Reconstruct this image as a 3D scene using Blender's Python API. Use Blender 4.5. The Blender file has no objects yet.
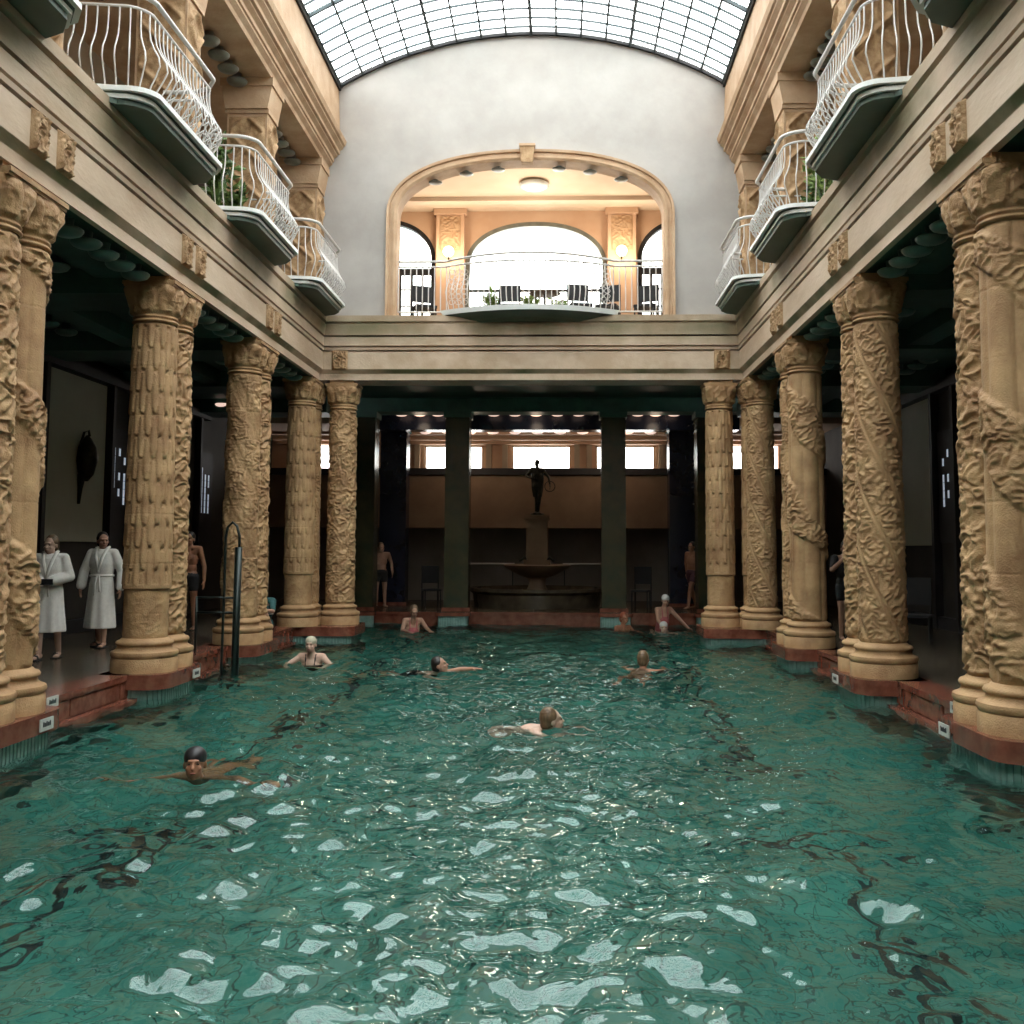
import bpy, math, random
import numpy as np
from mathutils import Vector, Matrix
PI = math.pi
scene = bpy.context.scene
C = scene.collection

# ------------------------------------------------------------------ camera
FPX, VPX, VPY, EYE = 1025.0, 560.0, 549.0, 1.85
def make_camera():
    p = math.atan(84/FPX); w = math.atan(31/FPX); roll = 0.0037
    fwd = Vector((-math.sin(w)*math.cos(p), math.cos(w)*math.cos(p), math.sin(p)))
    right = Vector((math.cos(w), math.sin(w), 0)); up = right.cross(fwd)
    r2 = right*math.cos(roll)+up*math.sin(roll); u2 = up*math.cos(roll)-right*math.sin(roll)
    cd = bpy.data.cameras.new('camera'); cam = bpy.data.objects.new('camera', cd); C.objects.link(cam)
    m = Matrix((r2, u2, -fwd)).transposed().to_4x4(); m.translation = (0, 0, EYE)
    cam.matrix_world = m
    cd.sensor_width = 36; cd.sensor_fit = 'HORIZONTAL'; cd.lens = FPX/1024*36
    cd.shift_x = (512-529.2)/1024; cd.shift_y = -(512-464.9)/1024
    cd.clip_start = .05; cd.clip_end = 200
    scene.camera = cam
make_camera()

# ------------------------------------------------------------------ sky and exposure
world = bpy.data.worlds.new('overcast_sky'); scene.world = world; world.use_nodes = True
bg = world.node_tree.nodes['Background']
bg.inputs[0].default_value = (1.0, .955, .92, 1); bg.inputs[1].default_value = 9.0
vs = scene.view_settings
vs.view_transform = 'Standard'; vs.look = 'None'; vs.exposure = 0.0; vs.gamma = 1; vs.use_curve_mapping = False
scene.cycles.max_bounces = 10; scene.cycles.transparent_max_bounces = 12
scene.cycles.diffuse_bounces = 4; scene.cycles.transmission_bounces = 8

# ------------------------------------------------------------------ measures (metres)
XC = -0.62                       # middle of the pool hall
YF = 20.7                        # face of the far entablature
ZS = 5.29                        # underside of the stone beams
DECK = 0.31
YB = -6.0                        # wall behind the viewpoint
COLY = [8.99, 12.89, 16.66, 20.43]
PAIR = 0.54
UC = 4.60                        # columns stand this far from the middle
SIDES = (('left', -1), ('right', 1))
def X(s, u): return XC+s*u

# ------------------------------------------------------------------ materials
MATS = {}
ALB = .72                        # all tints are a little darker than first measured
def nodes_of(name, rough=.6, metal=0., spec=.5):
    m = bpy.data.materials.new(name); m.use_nodes = True
    nt = m.node_tree; b = nt.nodes['Principled BSDF']
    b.inputs['Roughness'].default_value = rough; b.inputs['Metallic'].default_value = metal
    b.inputs['Specular IOR Level'].default_value = spec
    MATS[name] = m
    return m, nt, b
def mat(name, c1, c2=None, scale=4., rough=.6, metal=0., bump=0., bscale=None, detail=5, spec=.5, pos=(.35, .7), dist=.02, stretch=None):
    m, nt, b = nodes_of(name, rough, metal, spec)
    tc = nt.nodes.new('ShaderNodeTexCoord'); src = tc.outputs['Object']
    if stretch:
        mp = nt.nodes.new('ShaderNodeMapping'); mp.inputs['Scale'].default_value = stretch
        nt.links.new(src, mp.inputs[0]); src = mp.outputs[0]
    if c2 is None:
        c2 = tuple(min(1, v*1.15) for v in c1)
    c1 = tuple(v*ALB for v in c1); c2 = tuple(v*ALB for v in c2)
    n = nt.nodes.new('ShaderNodeTexNoise'); n.inputs['Scale'].default_value = scale; n.inputs['Detail'].default_value = detail
    n.inputs['Roughness'].default_value = .6
    nt.links.new(src, n.inputs['Vector'])
    r = nt.nodes.new('ShaderNodeValToRGB'); r.color_ramp.elements[0].position = pos[0]; r.color_ramp.elements[1].position = pos[1]
    r.color_ramp.elements[0].color = (*c1, 1); r.color_ramp.elements[1].color = (*c2, 1)
    nt.links.new(n.outputs['Fac'], r.inputs[0]); nt.links.new(r.outputs[0], b.inputs['Base Color'])
    if bump:
        n2 = nt.nodes.new('ShaderNodeTexNoise'); n2.inputs['Scale'].default_value = bscale or scale*6; n2.inputs['Detail'].default_value = 4
        nt.links.new(src, n2.inputs['Vector'])
        bp = nt.nodes.new('ShaderNodeBump'); bp.inputs['Strength'].default_value = bump; bp.inputs['Distance'].default_value = dist
        nt.links.new(n2.outputs['Fac'], bp.inputs['Height']); nt.links.new(bp.outputs[0], b.inputs['Normal'])
    return m
mat('column_stone', (.32, .165, .070), (.66, .42, .205), 2.6, .7, bump=.4, bscale=60, pos=(.3, .68))
mat('entablature_stone', (.58, .42, .28), (.82, .64, .48), 1.6, .7, bump=.25, bscale=25, stretch=(1, .35, 1.0))
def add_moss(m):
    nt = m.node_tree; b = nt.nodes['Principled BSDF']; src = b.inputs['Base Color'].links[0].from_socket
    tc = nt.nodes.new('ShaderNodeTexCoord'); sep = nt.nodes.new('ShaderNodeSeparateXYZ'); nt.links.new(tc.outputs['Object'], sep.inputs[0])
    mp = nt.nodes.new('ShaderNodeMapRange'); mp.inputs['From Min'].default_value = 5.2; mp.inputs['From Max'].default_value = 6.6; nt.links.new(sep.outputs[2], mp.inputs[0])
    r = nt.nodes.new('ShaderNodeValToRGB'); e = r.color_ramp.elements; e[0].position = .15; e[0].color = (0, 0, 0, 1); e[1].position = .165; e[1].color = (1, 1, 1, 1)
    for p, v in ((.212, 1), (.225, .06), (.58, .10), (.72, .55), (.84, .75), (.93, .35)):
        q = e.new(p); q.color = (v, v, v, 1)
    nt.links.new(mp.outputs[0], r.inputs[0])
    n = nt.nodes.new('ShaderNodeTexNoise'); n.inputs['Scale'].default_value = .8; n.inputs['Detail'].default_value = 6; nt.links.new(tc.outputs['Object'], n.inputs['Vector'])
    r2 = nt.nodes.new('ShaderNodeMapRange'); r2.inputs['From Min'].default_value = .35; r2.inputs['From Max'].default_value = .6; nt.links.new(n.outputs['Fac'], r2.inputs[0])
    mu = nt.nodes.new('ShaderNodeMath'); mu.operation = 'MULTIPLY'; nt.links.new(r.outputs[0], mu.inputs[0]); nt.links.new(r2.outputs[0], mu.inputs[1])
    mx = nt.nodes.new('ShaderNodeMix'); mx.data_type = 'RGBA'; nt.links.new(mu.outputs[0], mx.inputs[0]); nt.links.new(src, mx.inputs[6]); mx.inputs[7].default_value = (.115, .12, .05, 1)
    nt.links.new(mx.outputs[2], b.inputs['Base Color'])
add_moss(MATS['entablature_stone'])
mat('upper_stone', (.54, .33, .18), (.72, .50, .32), 2.0, .7, bump=.25, bscale=25)
mat('carved_stone', (.36, .20, .09), (.66, .44, .24), 6, .8, bump=.4, bscale=45, dist=.02)
mat('white_plaster', (.49, .455, .42), (.60, .565, .53), 1.1, .85, bump=.1, bscale=12)
mat('cream_plaster', (.55, .45, .33), (.68, .58, .44), 1.3, .85, bump=.1)
mat('peach_plaster', (.72, .46, .30), (.80, .55, .38), 1.3, .8)
mat('gallery_ceiling_plaster', (.80, .62, .46), (.86, .70, .54), 1.0, .85)
mat('pale_panel_plaster', (.42, .41, .32), (.50, .48, .38), .9, .8)
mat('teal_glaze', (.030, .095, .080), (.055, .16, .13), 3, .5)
mat('boss_glaze', (.10, .21, .19), (.17, .30, .27), 5, .3)
mat('grey_boss_glaze', (.17, .18, .15), (.26, .27, .23), 5, .35)
mat('white_boss_glaze', (.55, .42, .36), (.68, .55, .50), 5, .3)
mat('pier_glaze', (.035, .045, .025), (.085, .075, .035), 2.2, .22)
mat('navy_glaze', (.008, .012, .030), (.014, .02, .045), 2.2, .25)
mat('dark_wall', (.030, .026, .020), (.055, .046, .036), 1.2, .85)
mat('grey_recess', (.28, .24, .20), (.36, .32, .27), 1.2, .8)
mat('brown_door', (.085, .05, .035), (.12, .075, .05), 1.6, .55, stretch=(1, 1, .3))
mat('brown_plaster', (.22, .14, .085), (.30, .20, .12), 1.2, .8)
mat('red_marble', (.16, .045, .028), (.32, .12, .075), 5, .22, detail=9)
mat('deck_stone', (.07, .055, .038), (.15, .12, .08), 2.4, .25, detail=8)
mat('rib_tile', (.22, .40, .36), (.36, .55, .50), 9, .25)
mat('grout_dark', (.035, .09, .08), (.05, .12, .10), 8, .5)
mat('green_slab', (.075, .125, .10), (.12, .18, .145), 1.6, .55)
mat('white_moulding', (.92, .95, .92), (1.05, 1.08, 1.05), 4, .5)
mat('white_iron', (.78, .74, .70), (.86, .83, .80), 6, .4)
mat('dark_iron', (.012, .022, .020), (.02, .035, .03), 5, .35, .4)
mat('black_frame', (.012, .012, .014), (.02, .02, .022), 5, .7)
mat('skylight_iron', (.035, .05, .055), (.06, .08, .085), 5, .4, .3)
mat('bronze', (.018, .02, .014), (.05, .055, .035), 9, .4, .6)
mat('plaque_enamel', (.62, .63, .58), (.74, .75, .70), 20, .3)
mat('plaque_ink', (.05, .06, .06), None, 5, .5)
mat('terrycloth', (1.0, .97, .90), (1.15, 1.12, 1.05), 18, .95, bump=.6, bscale=140, dist=.004)
mat('skin', (.50, .27, .18), (.60, .35, .24), 7, .5)
mat('pale_skin', (.66, .42, .31), (.76, .52, .40), 7, .5)
mat('tan_skin', (.40, .17, .09), (.52, .25, .14), 7, .45)
mat('dark_hair', (.012, .008, .006), (.03, .02, .014), 30, .5, stretch=(1, 1, .3))
mat('brown_hair', (.12, .07, .035), (.25, .16, .08), 30, .5, stretch=(1, 1, .3))
mat('red_hair', (.35, .07, .03), (.45, .12, .05), 30, .5)
mat('pale_cap', (.55, .50, .36), (.66, .61, .46), 10, .5)
mat('white_cap', (.75, .76, .74), (.84, .85, .83), 10, .4)
mat('black_cap', (.012, .010, .012), (.02, .018, .02), 10, .5)
mat('black_cloth', (.012, .012, .014), (.025, .025, .028), 14, .8)
mat('purple_cloth', (.07, .02, .035), (.10, .035, .05), 14, .8)
mat('pink_cloth', (.45, .10, .11), (.55, .16, .16), 14, .8)
mat('teal_cloth', (.02, .09, .09), (.03, .13, .13), 14, .8)
mat('leaf_green', (.035, .09, .015), (.16, .26, .05), 8, .5)
mat('light_leaf', (.16, .28, .05), (.34, .46, .12), 8, .5)
mat('terracotta', (.30, .12, .06), (.38, .17, .09), 8, .7)
mat('eye_dark', (.01, .008, .006), None, 5, .2)
mat('lip', (.35, .08, .06), None, 5, .5)
mat('canvas', (.30, .27, .22), (.38, .35, .30), 8, .8)

def lamp_mat(name, col, strength):
    m, nt, b = nodes_of(name, .5); b.inputs['Base Color'].default_value = (*col, 1)
    b.inputs['Emission Color'].default_value = (*col, 1); b.inputs['Emission Strength'].default_value = strength
lamp_mat('lamp_glow', (1.0, .80, .50), 9.0)
lamp_mat('daylit_glass', (.75, .85, 1.0), .35)
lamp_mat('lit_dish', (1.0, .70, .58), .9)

def glass(name, tint, diff, rough=.2):
    m = bpy.data.materials.new(name); m.use_nodes = True; nt = m.node_tree; MATS[name] = m
    nt.nodes.remove(nt.nodes['Principled BSDF'])
    tr = nt.nodes.new('ShaderNodeBsdfTransparent'); tr.inputs[0].default_value = (*tint, 1)
    tl = nt.nodes.new('ShaderNodeBsdfTranslucent'); tl.inputs[0].default_value = (*diff, 1)
    mx = nt.nodes.new('ShaderNodeMixShader'); mx.inputs[0].default_value = .22
    tc = nt.nodes.new('ShaderNodeTexCoord'); n = nt.nodes.new('ShaderNodeTexNoise'); n.inputs['Scale'].default_value = 1.3
    nt.links.new(tc.outputs['Object'], n.inputs['Vector'])
    r = nt.nodes.new('ShaderNodeValToRGB'); r.color_ramp.elements[0].color = (tint[0]*.8, tint[1]*.92, tint[2]*.96, 1); r.color_ramp.elements[1].color = (*tint, 1)
    r.color_ramp.elements[0].position = .3; r.color_ramp.elements[1].position = .6
    nt.links.new(n.outputs['Fac'], r.inputs[0]); nt.links.new(r.outputs[0], tr.inputs[0])
    gl = nt.nodes.new('ShaderNodeBsdfGlossy'); gl.inputs['Roughness'].default_value = rough
    m2 = nt.nodes.new('ShaderNodeMixShader'); m2.inputs[0].default_value = .05
    nt.links.new(tr.outputs[0], mx.inputs[1]); nt.links.new(tl.outputs[0], mx.inputs[2])
    nt.links.new(mx.outputs[0], m2.inputs[1]); nt.links.new(gl.outputs[0], m2.inputs[2])
    nt.links.new(m2.outputs[0], nt.nodes['Material Output'].inputs[0])
glass('skylight_glass', (.93, .99, 1.0), (.8, .9, .95))
glass('window_glass', (.95, .96, .95), (.9, .9, .85))
glass('dim_window_glass', (.20, .24, .30), (.2, .25, .3))

def water_mat():
    m = bpy.data.materials.new('pool_water'); m.use_nodes = True; nt = m.node_tree; MATS['pool_water'] = m
    nt.nodes.remove(nt.nodes['Principled BSDF'])
    g = nt.nodes.new('ShaderNodeBsdfGlass'); g.inputs['IOR'].default_value = 1.42; g.inputs['Roughness'].default_value = 0.0
    g.inputs['Color'].default_value = (.86, .97, .95, 1)
    tc = nt.nodes.new('ShaderNodeTexCoord'); n = nt.nodes.new('ShaderNodeTexNoise'); n.inputs['Scale'].default_value = 6.0; n.inputs['Detail'].default_value = 2.5
    n.inputs['Distortion'].default_value = .6
    mp = nt.nodes.new('ShaderNodeMapping'); mp.inputs['Scale'].default_value = (1, .8, 1)
    nt.links.new(tc.outputs['Object'], mp.inputs[0]); nt.links.new(mp.outputs[0], n.inputs['Vector'])
    bp = nt.nodes.new('ShaderNodeBump'); bp.inputs['Strength'].default_value = 1.0; bp.inputs['Distance'].default_value = .010
    nt.links.new(n.outputs['Fac'], bp.inputs['Height']); nt.links.new(bp.outputs[0], g.inputs['Normal'])
    nt.links.new(g.outputs[0], nt.nodes['Material Output'].inputs[0])
water_mat()

def pool_tile_mat():
    m, nt, b = nodes_of('pool_tile', .5)
    tc = nt.nodes.new('ShaderNodeTexCoord'); sep = nt.nodes.new('ShaderNodeSeparateXYZ'); nt.links.new(tc.outputs['Object'], sep.inputs[0])
    def math_(op, a, bb=None, c=None):
        n = nt.nodes.new('ShaderNodeMath'); n.operation = op
        for i, v in enumerate((a, bb, c)):
            if v is None: continue
            if isinstance(v, (int, float)): n.inputs[i].default_value = v
            else: nt.links.new(v, n.inputs[i])
        return n.outputs[0]
    def line(out, period, width):          # 1 on the joint
        f = math_('FRACT', math_('DIVIDE', out, period)); d = math_('ABSOLUTE', math_('SUBTRACT', f, .5))
        return math_('GREATER_THAN', d, .5-width/period/2)
    def band(out, c, hw):
        return math_('LESS_THAN', math_('ABSOLUTE', math_('SUBTRACT', out, c)), hw)
    x, y = sep.outputs[0], sep.outputs[1]
    grid = math_('MAXIMUM', line(x, .30, .026), line(y, .30, .026))
    lanes = math_('MULTIPLY', math_('MAXIMUM', band(x, 1.98, .075), band(x, -3.22, .075)), 1.0)
    gap = math_('MAXIMUM', band(y, 9.2, 1.0), band(y, 19.5, .5))
    lanes = math_('MULTIPLY', lanes, math_('SUBTRACT', 1.0, gap))
    tee = math_('MULTIPLY', math_('MAXIMUM', band(y, 8.15, .08), band(y, 10.25, .08)), math_('MAXIMUM', band(x, 1.98, .55), band(x, -3.22, .55)))
    thin = math_('MULTIPLY', math_('MAXIMUM', band(y, 8.9, .025), band(y, 4.4, .02)), band(x, XC, 3.0))
    dark = math_('MAXIMUM', math_('MAXIMUM', lanes, tee), thin)
    n = nt.nodes.new('ShaderNodeTexNoise'); n.inputs['Scale'].default_value = .9; n.inputs['Detail'].default_value = 5; nt.links.new(tc.outputs['Object'], n.inputs['Vector'])
    r = nt.nodes.new('ShaderNodeValToRGB'); r.color_ramp.elements[0].color = (.024, .150, .118, 1); r.color_ramp.elements[1].color = (.055, .25, .20, 1)
    r.color_ramp.elements[0].position = .3; r.color_ramp.elements[1].position = .7
    nt.links.new(n.outputs['Fac'], r.inputs[0])
    m1 = nt.nodes.new('ShaderNodeMix'); m1.data_type = 'RGBA'; nt.links.new(grid, m1.inputs[0]); nt.links.new(r.outputs[0], m1.inputs[6]); m1.inputs[7].default_value = (.012, .07, .055, 1)
    m2 = nt.nodes.new('ShaderNodeMix'); m2.data_type = 'RGBA'; nt.links.new(dark, m2.inputs[0]); nt.links.new(m1.outputs[2], m2.inputs[6]); m2.inputs[7].default_value = (.004, .012, .012, 1)
    nt.links.new(m2.outputs[2], b.inputs['Base Color'])
pool_tile_mat()

# ------------------------------------------------------------------ mesh helpers
class MB:
    def __init__(s): s.v = []; s.f = []
    def add(s, V, F):
        o = len(s.v); s.v += [tuple(map(float, p)) for p in V]; s.f += [tuple(int(i)+o for i in f) for f in F]; return s
    def box(s, x0, x1, y0, y1, z0, z1):
        if x0 > x1: x0, x1 = x1, x0
        if y0 > y1: y0, y1 = y1, y0
        return s.add([(x0,y0,z0),(x1,y0,z0),(x1,y1,z0),(x0,y1,z0),(x0,y0,z1),(x1,y0,z1),(x1,y1,z1),(x0,y1,z1)],
                     [(0,3,2,1),(4,5,6,7),(0,1,5,4),(1,2,6,5),(2,3,7,6),(3,0,4,7)])
    def prism(s, poly, axis, a, b):
        """poly: list of 2D points, axis 'x','y','z' extrusion from a to b"""
        n = len(poly)
        def P(p, t): return {'x': (t, p[0], p[1]), 'y': (p[0], t, p[1]), 'z': (p[0], p[1], t)}[axis]
        V = [P(p, a) for p in poly]+[P(p, b) for p in poly]
        F = [tuple(range(n-1, -1, -1)), tuple(range(n, 2*n))]+[(i, (i+1) % n, n+(i+1) % n, n+i) for i in range(n)]
        return s.add(V, F)
    def lathe(s, prof, c=(0, 0, 0), n=32, axis='z', close=True):
        V = []; F = []
        for r, z in prof:
            for k in range(n):
                a = 2*PI*k/n; V.append((c[0]+r*math.cos(a), c[1]+r*math.sin(a), c[2]+z))
        m = len(prof)
        for i in range(m-1):
            for k in range(n):
                k2 = (k+1) % n; F.append((i*n+k, i*n+k2, (i+1)*n+k2, (i+1)*n+k))
        if close:
            F.append(tuple(range(n-1, -1, -1))); F.append(tuple((m-1)*n+k for k in range(n)))
        return s.add(V, F)
    def tube(s, pts, r, n=8, cap=True):
        pts = [Vector(p) for p in pts]; m = len(pts); V = []; F = []
        rs = r if isinstance(r, (list, tuple)) else [r]*m
        ref = None
        for i, p in enumerate(pts):
            t = (pts[min(i+1, m-1)]-pts[max(i-1, 0)]).normalized()
            if ref is None:
                ref = Vector((0, 0, 1)) if abs(t.z) < .9 else Vector((1, 0, 0))
            u = (ref-t*ref.dot(t)).normalized(); ref = u; w = t.cross(u)
            for k in range(n):
                a = 2*PI*k/n; V.append(p+(u*math.cos(a)+w*math.sin(a))*rs[i])
        for i in range(m-1):
            for k in range(n):
                k2 = (k+1) % n; F.append((i*n+k, i*n+k2, (i+1)*n+k2, (i+1)*n+k))
        if cap:
            F.append(tuple(range(n-1, -1, -1))); F.append(tuple((m-1)*n+k for k in range(n)))
        return s.add(V, F)
    def ell(s, c, r, n=14, m=10, rot=None):
        V = []; F = []
        R = rot or Matrix.Identity(3)
        V.append(Vector(c)+R@Vector((0, 0, -r[2])))
        for i in range(1, m):
            p = -PI/2+PI*i/m
            for k in range(n):
                a = 2*PI*k/n
                V.append(Vector(c)+R@Vector((r[0]*math.cos(p)*math.cos(a), r[1]*math.cos(p)*math.sin(a), r[2]*math.sin(p))))
        V.append(Vector(c)+R@Vector((0, 0, r[2]))); L = len(V)-1
        for k in range(n):
            F.append((0, 1+(k+1) % n, 1+k)); F.append((L, L-n+k, L-n+(k+1) % n))
        for i in range(m-2):
            for k in range(n):
                a = 1+i*n+k; b = 1+i*n+(k+1) % n; F.append((a, b, b+n, a+n))
        return s.add(V, F)
    def cap(s, a, b, ra, rb, n=12):            # tapered capsule
        a = Vector(a); b = Vector(b); d = b-a; L = max(d.length, 1e-5); t = d/L
        pts = []; rs = []
        for q in (-1, -.92, -.75, -.5, -.2, 0): pts.append(a+t*ra*q); rs.append(ra*math.sqrt(max(1-q*q, .0004)))
        for q in (.33, .66): pts.append(a+d*q); rs.append(ra+(rb-ra)*q)
        for q in (0, .2, .5, .75, .92, 1): pts.append(b+t*rb*q); rs.append(rb*math.sqrt(max(1-q*q, .0004)))
        return s.tube(pts, rs, n)
    def mesh(s, name, m, smooth=False):
        me = bpy.data.meshes.new(name); me.from_pydata(s.v, [], s.f); me.materials.append(MATS[m])
        if smooth: me.shade_smooth()
        me.update(); return me
    def build(s, name, m, parent=None, loc=None, smooth=False, auto=None):
        me = s.mesh(name, m, smooth)
        if auto: me.set_sharp_from_angle(angle=math.radians(auto))
        o = bpy.data.objects.new(name, me); C.objects.link(o)
        if parent: o.parent = parent
        if loc: o.location = loc
        return o
def link(name, me, parent=None, loc=None):
    o = bpy.data.objects.new(name, me); C.objects.link(o); o.parent = parent
    if loc: o.location = loc
    return o
def grid_mesh(name, P, m, closed=False, smooth=True, caps=False):
    """P: array (rows, cols, 3)"""
    R, K = P.shape[:2]; V = P.reshape(-1, 3)
    i = np.arange(R-1)[:, None]; k = np.arange(K if closed else K-1)[None, :]; k2 = (k+1) % K
    F = np.stack([i*K+k, i*K+k2, (i+1)*K+k2, (i+1)*K+k], -1).reshape(-1, 4)
    me = bpy.data.meshes.new(name)
    me.vertices.add(len(V)); me.vertices.foreach_set('co', V.astype(np.float32).ravel())
    me.loops.add(F.size); me.loops.foreach_set('vertex_index', F.astype(np.int32).ravel())
    me.polygons.add(len(F)); me.polygons.foreach_set('loop_start', np.arange(0, F.size, 4, dtype=np.int32)); me.polygons.foreach_set('loop_total', np.full(len(F), 4, dtype=np.int32))
    me.update(calc_edges=True); me.materials.append(MATS[m])
    if smooth: me.shade_smooth()
    me.validate(); return me
def thing(name, label, cat, loc=(0, 0, 0), rz=0, group=None):
    o = bpy.data.objects.new(name, None); C.objects.link(o); o.location = loc; o.rotation_euler = (0, 0, rz)
    o.empty_display_size = .2
    return tag(o, label, cat, group)
def tag(o, label, cat, group=None):
    o['label'] = label; o['category'] = cat
    if group: o['group'] = group
    return o
def st(o): o['kind'] = 'structure'; return o
def copy_tree(o, parent=None):
    c = o.copy(); C.objects.link(c)
    if parent: c.parent = parent
    for ch in list(o.children): copy_tree(ch, c)
    return c
ORD = ['first', 'second', 'third', 'fourth', 'fifth', 'sixth', 'seventh', 'eighth']
rng = np.random.default_rng(7)

# ------------------------------------------------------------------ periodic noise for the carving
def vnoise(u, v, nu, seed):
    """value noise; u in periods of nu cells (wraps), v free"""
    r = np.random.default_rng(seed).random((nu, 512))
    iu = np.floor(u).astype(int); iv = np.floor(v).astype(int); fu = u-iu; fv = v-iv
    fu = fu*fu*(3-2*fu); fv = fv*fv*(3-2*fv)
    g = lambda a, b: r[a % nu, b % 512]
    return (g(iu, iv)*(1-fu)+g(iu+1, iv)*fu)*(1-fv)+(g(iu, iv+1)*(1-fu)+g(iu+1, iv+1)*fu)*fv
def foliage(th, z, seed=1, sc=1.0):
    n = int(32*sc)//2*2; u = th/(2*PI)*n; v = z*18*sc
    w = vnoise(u*.5, v*.5, n//2, seed+5)*2
    a = vnoise(u+w*1.2, v+w, n, seed); b = vnoise(u*2, v*2, n*2, seed+1)
    rid = 1-np.abs(a-.5)*3.2
    return np.clip(rid, 0, 1)*.75+b*.35
def sstep(a, b, x): t = np.clip((x-a)/(b-a), 0, 1); return t*t*(3-2*t)
def shaft_mesh(kind, seed):
    z0, z1 = .72, 4.70
    NT, NZ = 112, 330
    th, z = np.meshgrid(np.linspace(0, 2*PI, NT, endpoint=False), np.linspace(z0, z1, NZ))
    t = (z-z0)/(z1-z0); r = .268-.022*t
    zz = z-z0; d = np.zeros_like(z)
    if kind == 'leaf':
        n = 11; h = .56; d = np.zeros_like(z)-.014
        for q in (0, .5):
            u = (th*n/(2*PI)+q) % 1; v = (zz/h+q) % 1; dd = np.abs(u-.5)
            w = .42*np.clip(np.sin(PI*np.clip(v*1.0, 0, 1)), 0, 1)**.85; leaf = sstep(-.02, .04, w-dd)*sstep(0, .04, w)
            d = np.maximum(d, .054*leaf*(.45+.55*np.clip(1-dd/.38, 0, 1)-.22*np.exp(-(dd/.035)**2))*(1.15-.45*v)-.014)
            d = np.maximum(d, .036*np.exp(-((v-.07)/.055)**2-(dd/.26)**2)-.006)
        low = zz < .62; d = np.where(low, .008*foliage(th, z, seed, .8), d)
        d = np.where(np.abs(zz-.64) < .03, .03, d)
    elif kind == 'spiral':
        ph = (th*4/(2*PI)+zz*1.15) % 1
        rope = np.exp(-((ph-.06)/.035)**2)+np.exp(-((ph-.22)/.03)**2)
        d = .020*rope+np.where(ph > .26, .034*foliage(th, z, seed), .004)
        d += .004*np.sin(ph*2*PI*12)*(ph < .2)
    elif kind == 'lobed':
        lob = np.abs(np.cos(3*(th+.3))); d = .030*lob**.6-.01
        ph = (th/(2*PI)+zz*.62+.08*np.sin(zz*5)) % 1
        band = sstep(.0, .05, ph)*sstep(.40, .33, ph)
        d = d*(1-.85*band)+band*(.020+.040*foliage(th, z, seed))
    elif kind == 'scroll':
        d = .042*foliage(th, z, seed, .8)
        ph = (th/(2*PI)*2-zz*.8) % 1; d += .012*np.exp(-((ph-.5)/.06)**2)
    elif kind == 'block':
        ph = (th*3/(2*PI)+zz*.9) % 1; blk = ((np.floor(zz/.48)+np.floor(th*3/PI)) % 2)
        d = .014*sstep(.2, .3, ph)*sstep(.95, .85, ph)+.034*foliage(th, z, seed)*(.35+.65*blk)
    jz = zz/.62 % 1
    d -= .006*np.exp(-((jz-.5)*.62/.006)**2)
    edge = sstep(0, .05, zz)*sstep(0, .04, z1-z)
    d *= edge; r = r+d
    P = np.stack([r*np.cos(th), r*np.sin(th), z], -1)
    return grid_mesh('shaft', P, 'column_stone', closed=True)
def capital_mesh(seed):
    z0, z1 = 4.70, 5.17
    NT, NZ = 96, 50
    th, z = np.meshgrid(np.linspace(0, 2*PI, NT, endpoint=False), np.linspace(z0, z1, NZ))
    t = (z-z0)/(z1-z0)
    rb = .255+.045*sstep(.16, .34, t)+.03*sstep(.3, .95, t)
    ring = .035*(np.exp(-((t-.05)/.04)**2)+.8*np.exp(-((t-.16)/.035)**2))
    sq = sstep(.3, .95, t)*.85
    sup = 1/np.power(np.abs(np.cos(th))**5+np.abs(np.sin(th))**5, 1/5)*.97
    r = rb*(1-sq)+rb*sup*sq+ring
    f = foliage(th, z*1.0, seed, .8); leaf = np.abs(np.cos(4*th))*np.sin(PI*np.clip((t-.22)/.5, 0, 1))
    m = sstep(.24, .32, t)*sstep(1.0, .92, t)
    u = (th*8/(2*PI)+.5*seed) % 1; vv = np.clip((t-.2)/.78, 0, 1); w = .48*np.sin(PI*np.clip(.12+.76*vv, 0, 1)); lf = sstep(-.03, .05, w-np.abs(u-.5))
    face = np.exp(-((u-.5)/.14)**2-((vv-.72)/.16)**2)
    r = r+m*(.020*f+.030*lf*(.55+.45*sstep(0, .12, np.abs(u-.5)))+.022*face-.016)
    r = np.where(t > .985, r, r)
    P = np.stack([r*np.cos(th), r*np.sin(th), z], -1)
    return grid_mesh('capital', P, 'column_stone', closed=True)
BASE_PROF = [(.40, .31), (.40, .47), (.385, .485), (.40, .50), (.41, .53), (.40, .56), (.36, .575), (.33, .60), (.325, .63), (.345, .645), (.35, .665), (.335, .69), (.30, .70), (.285, .72), (.26, .73)]

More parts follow.
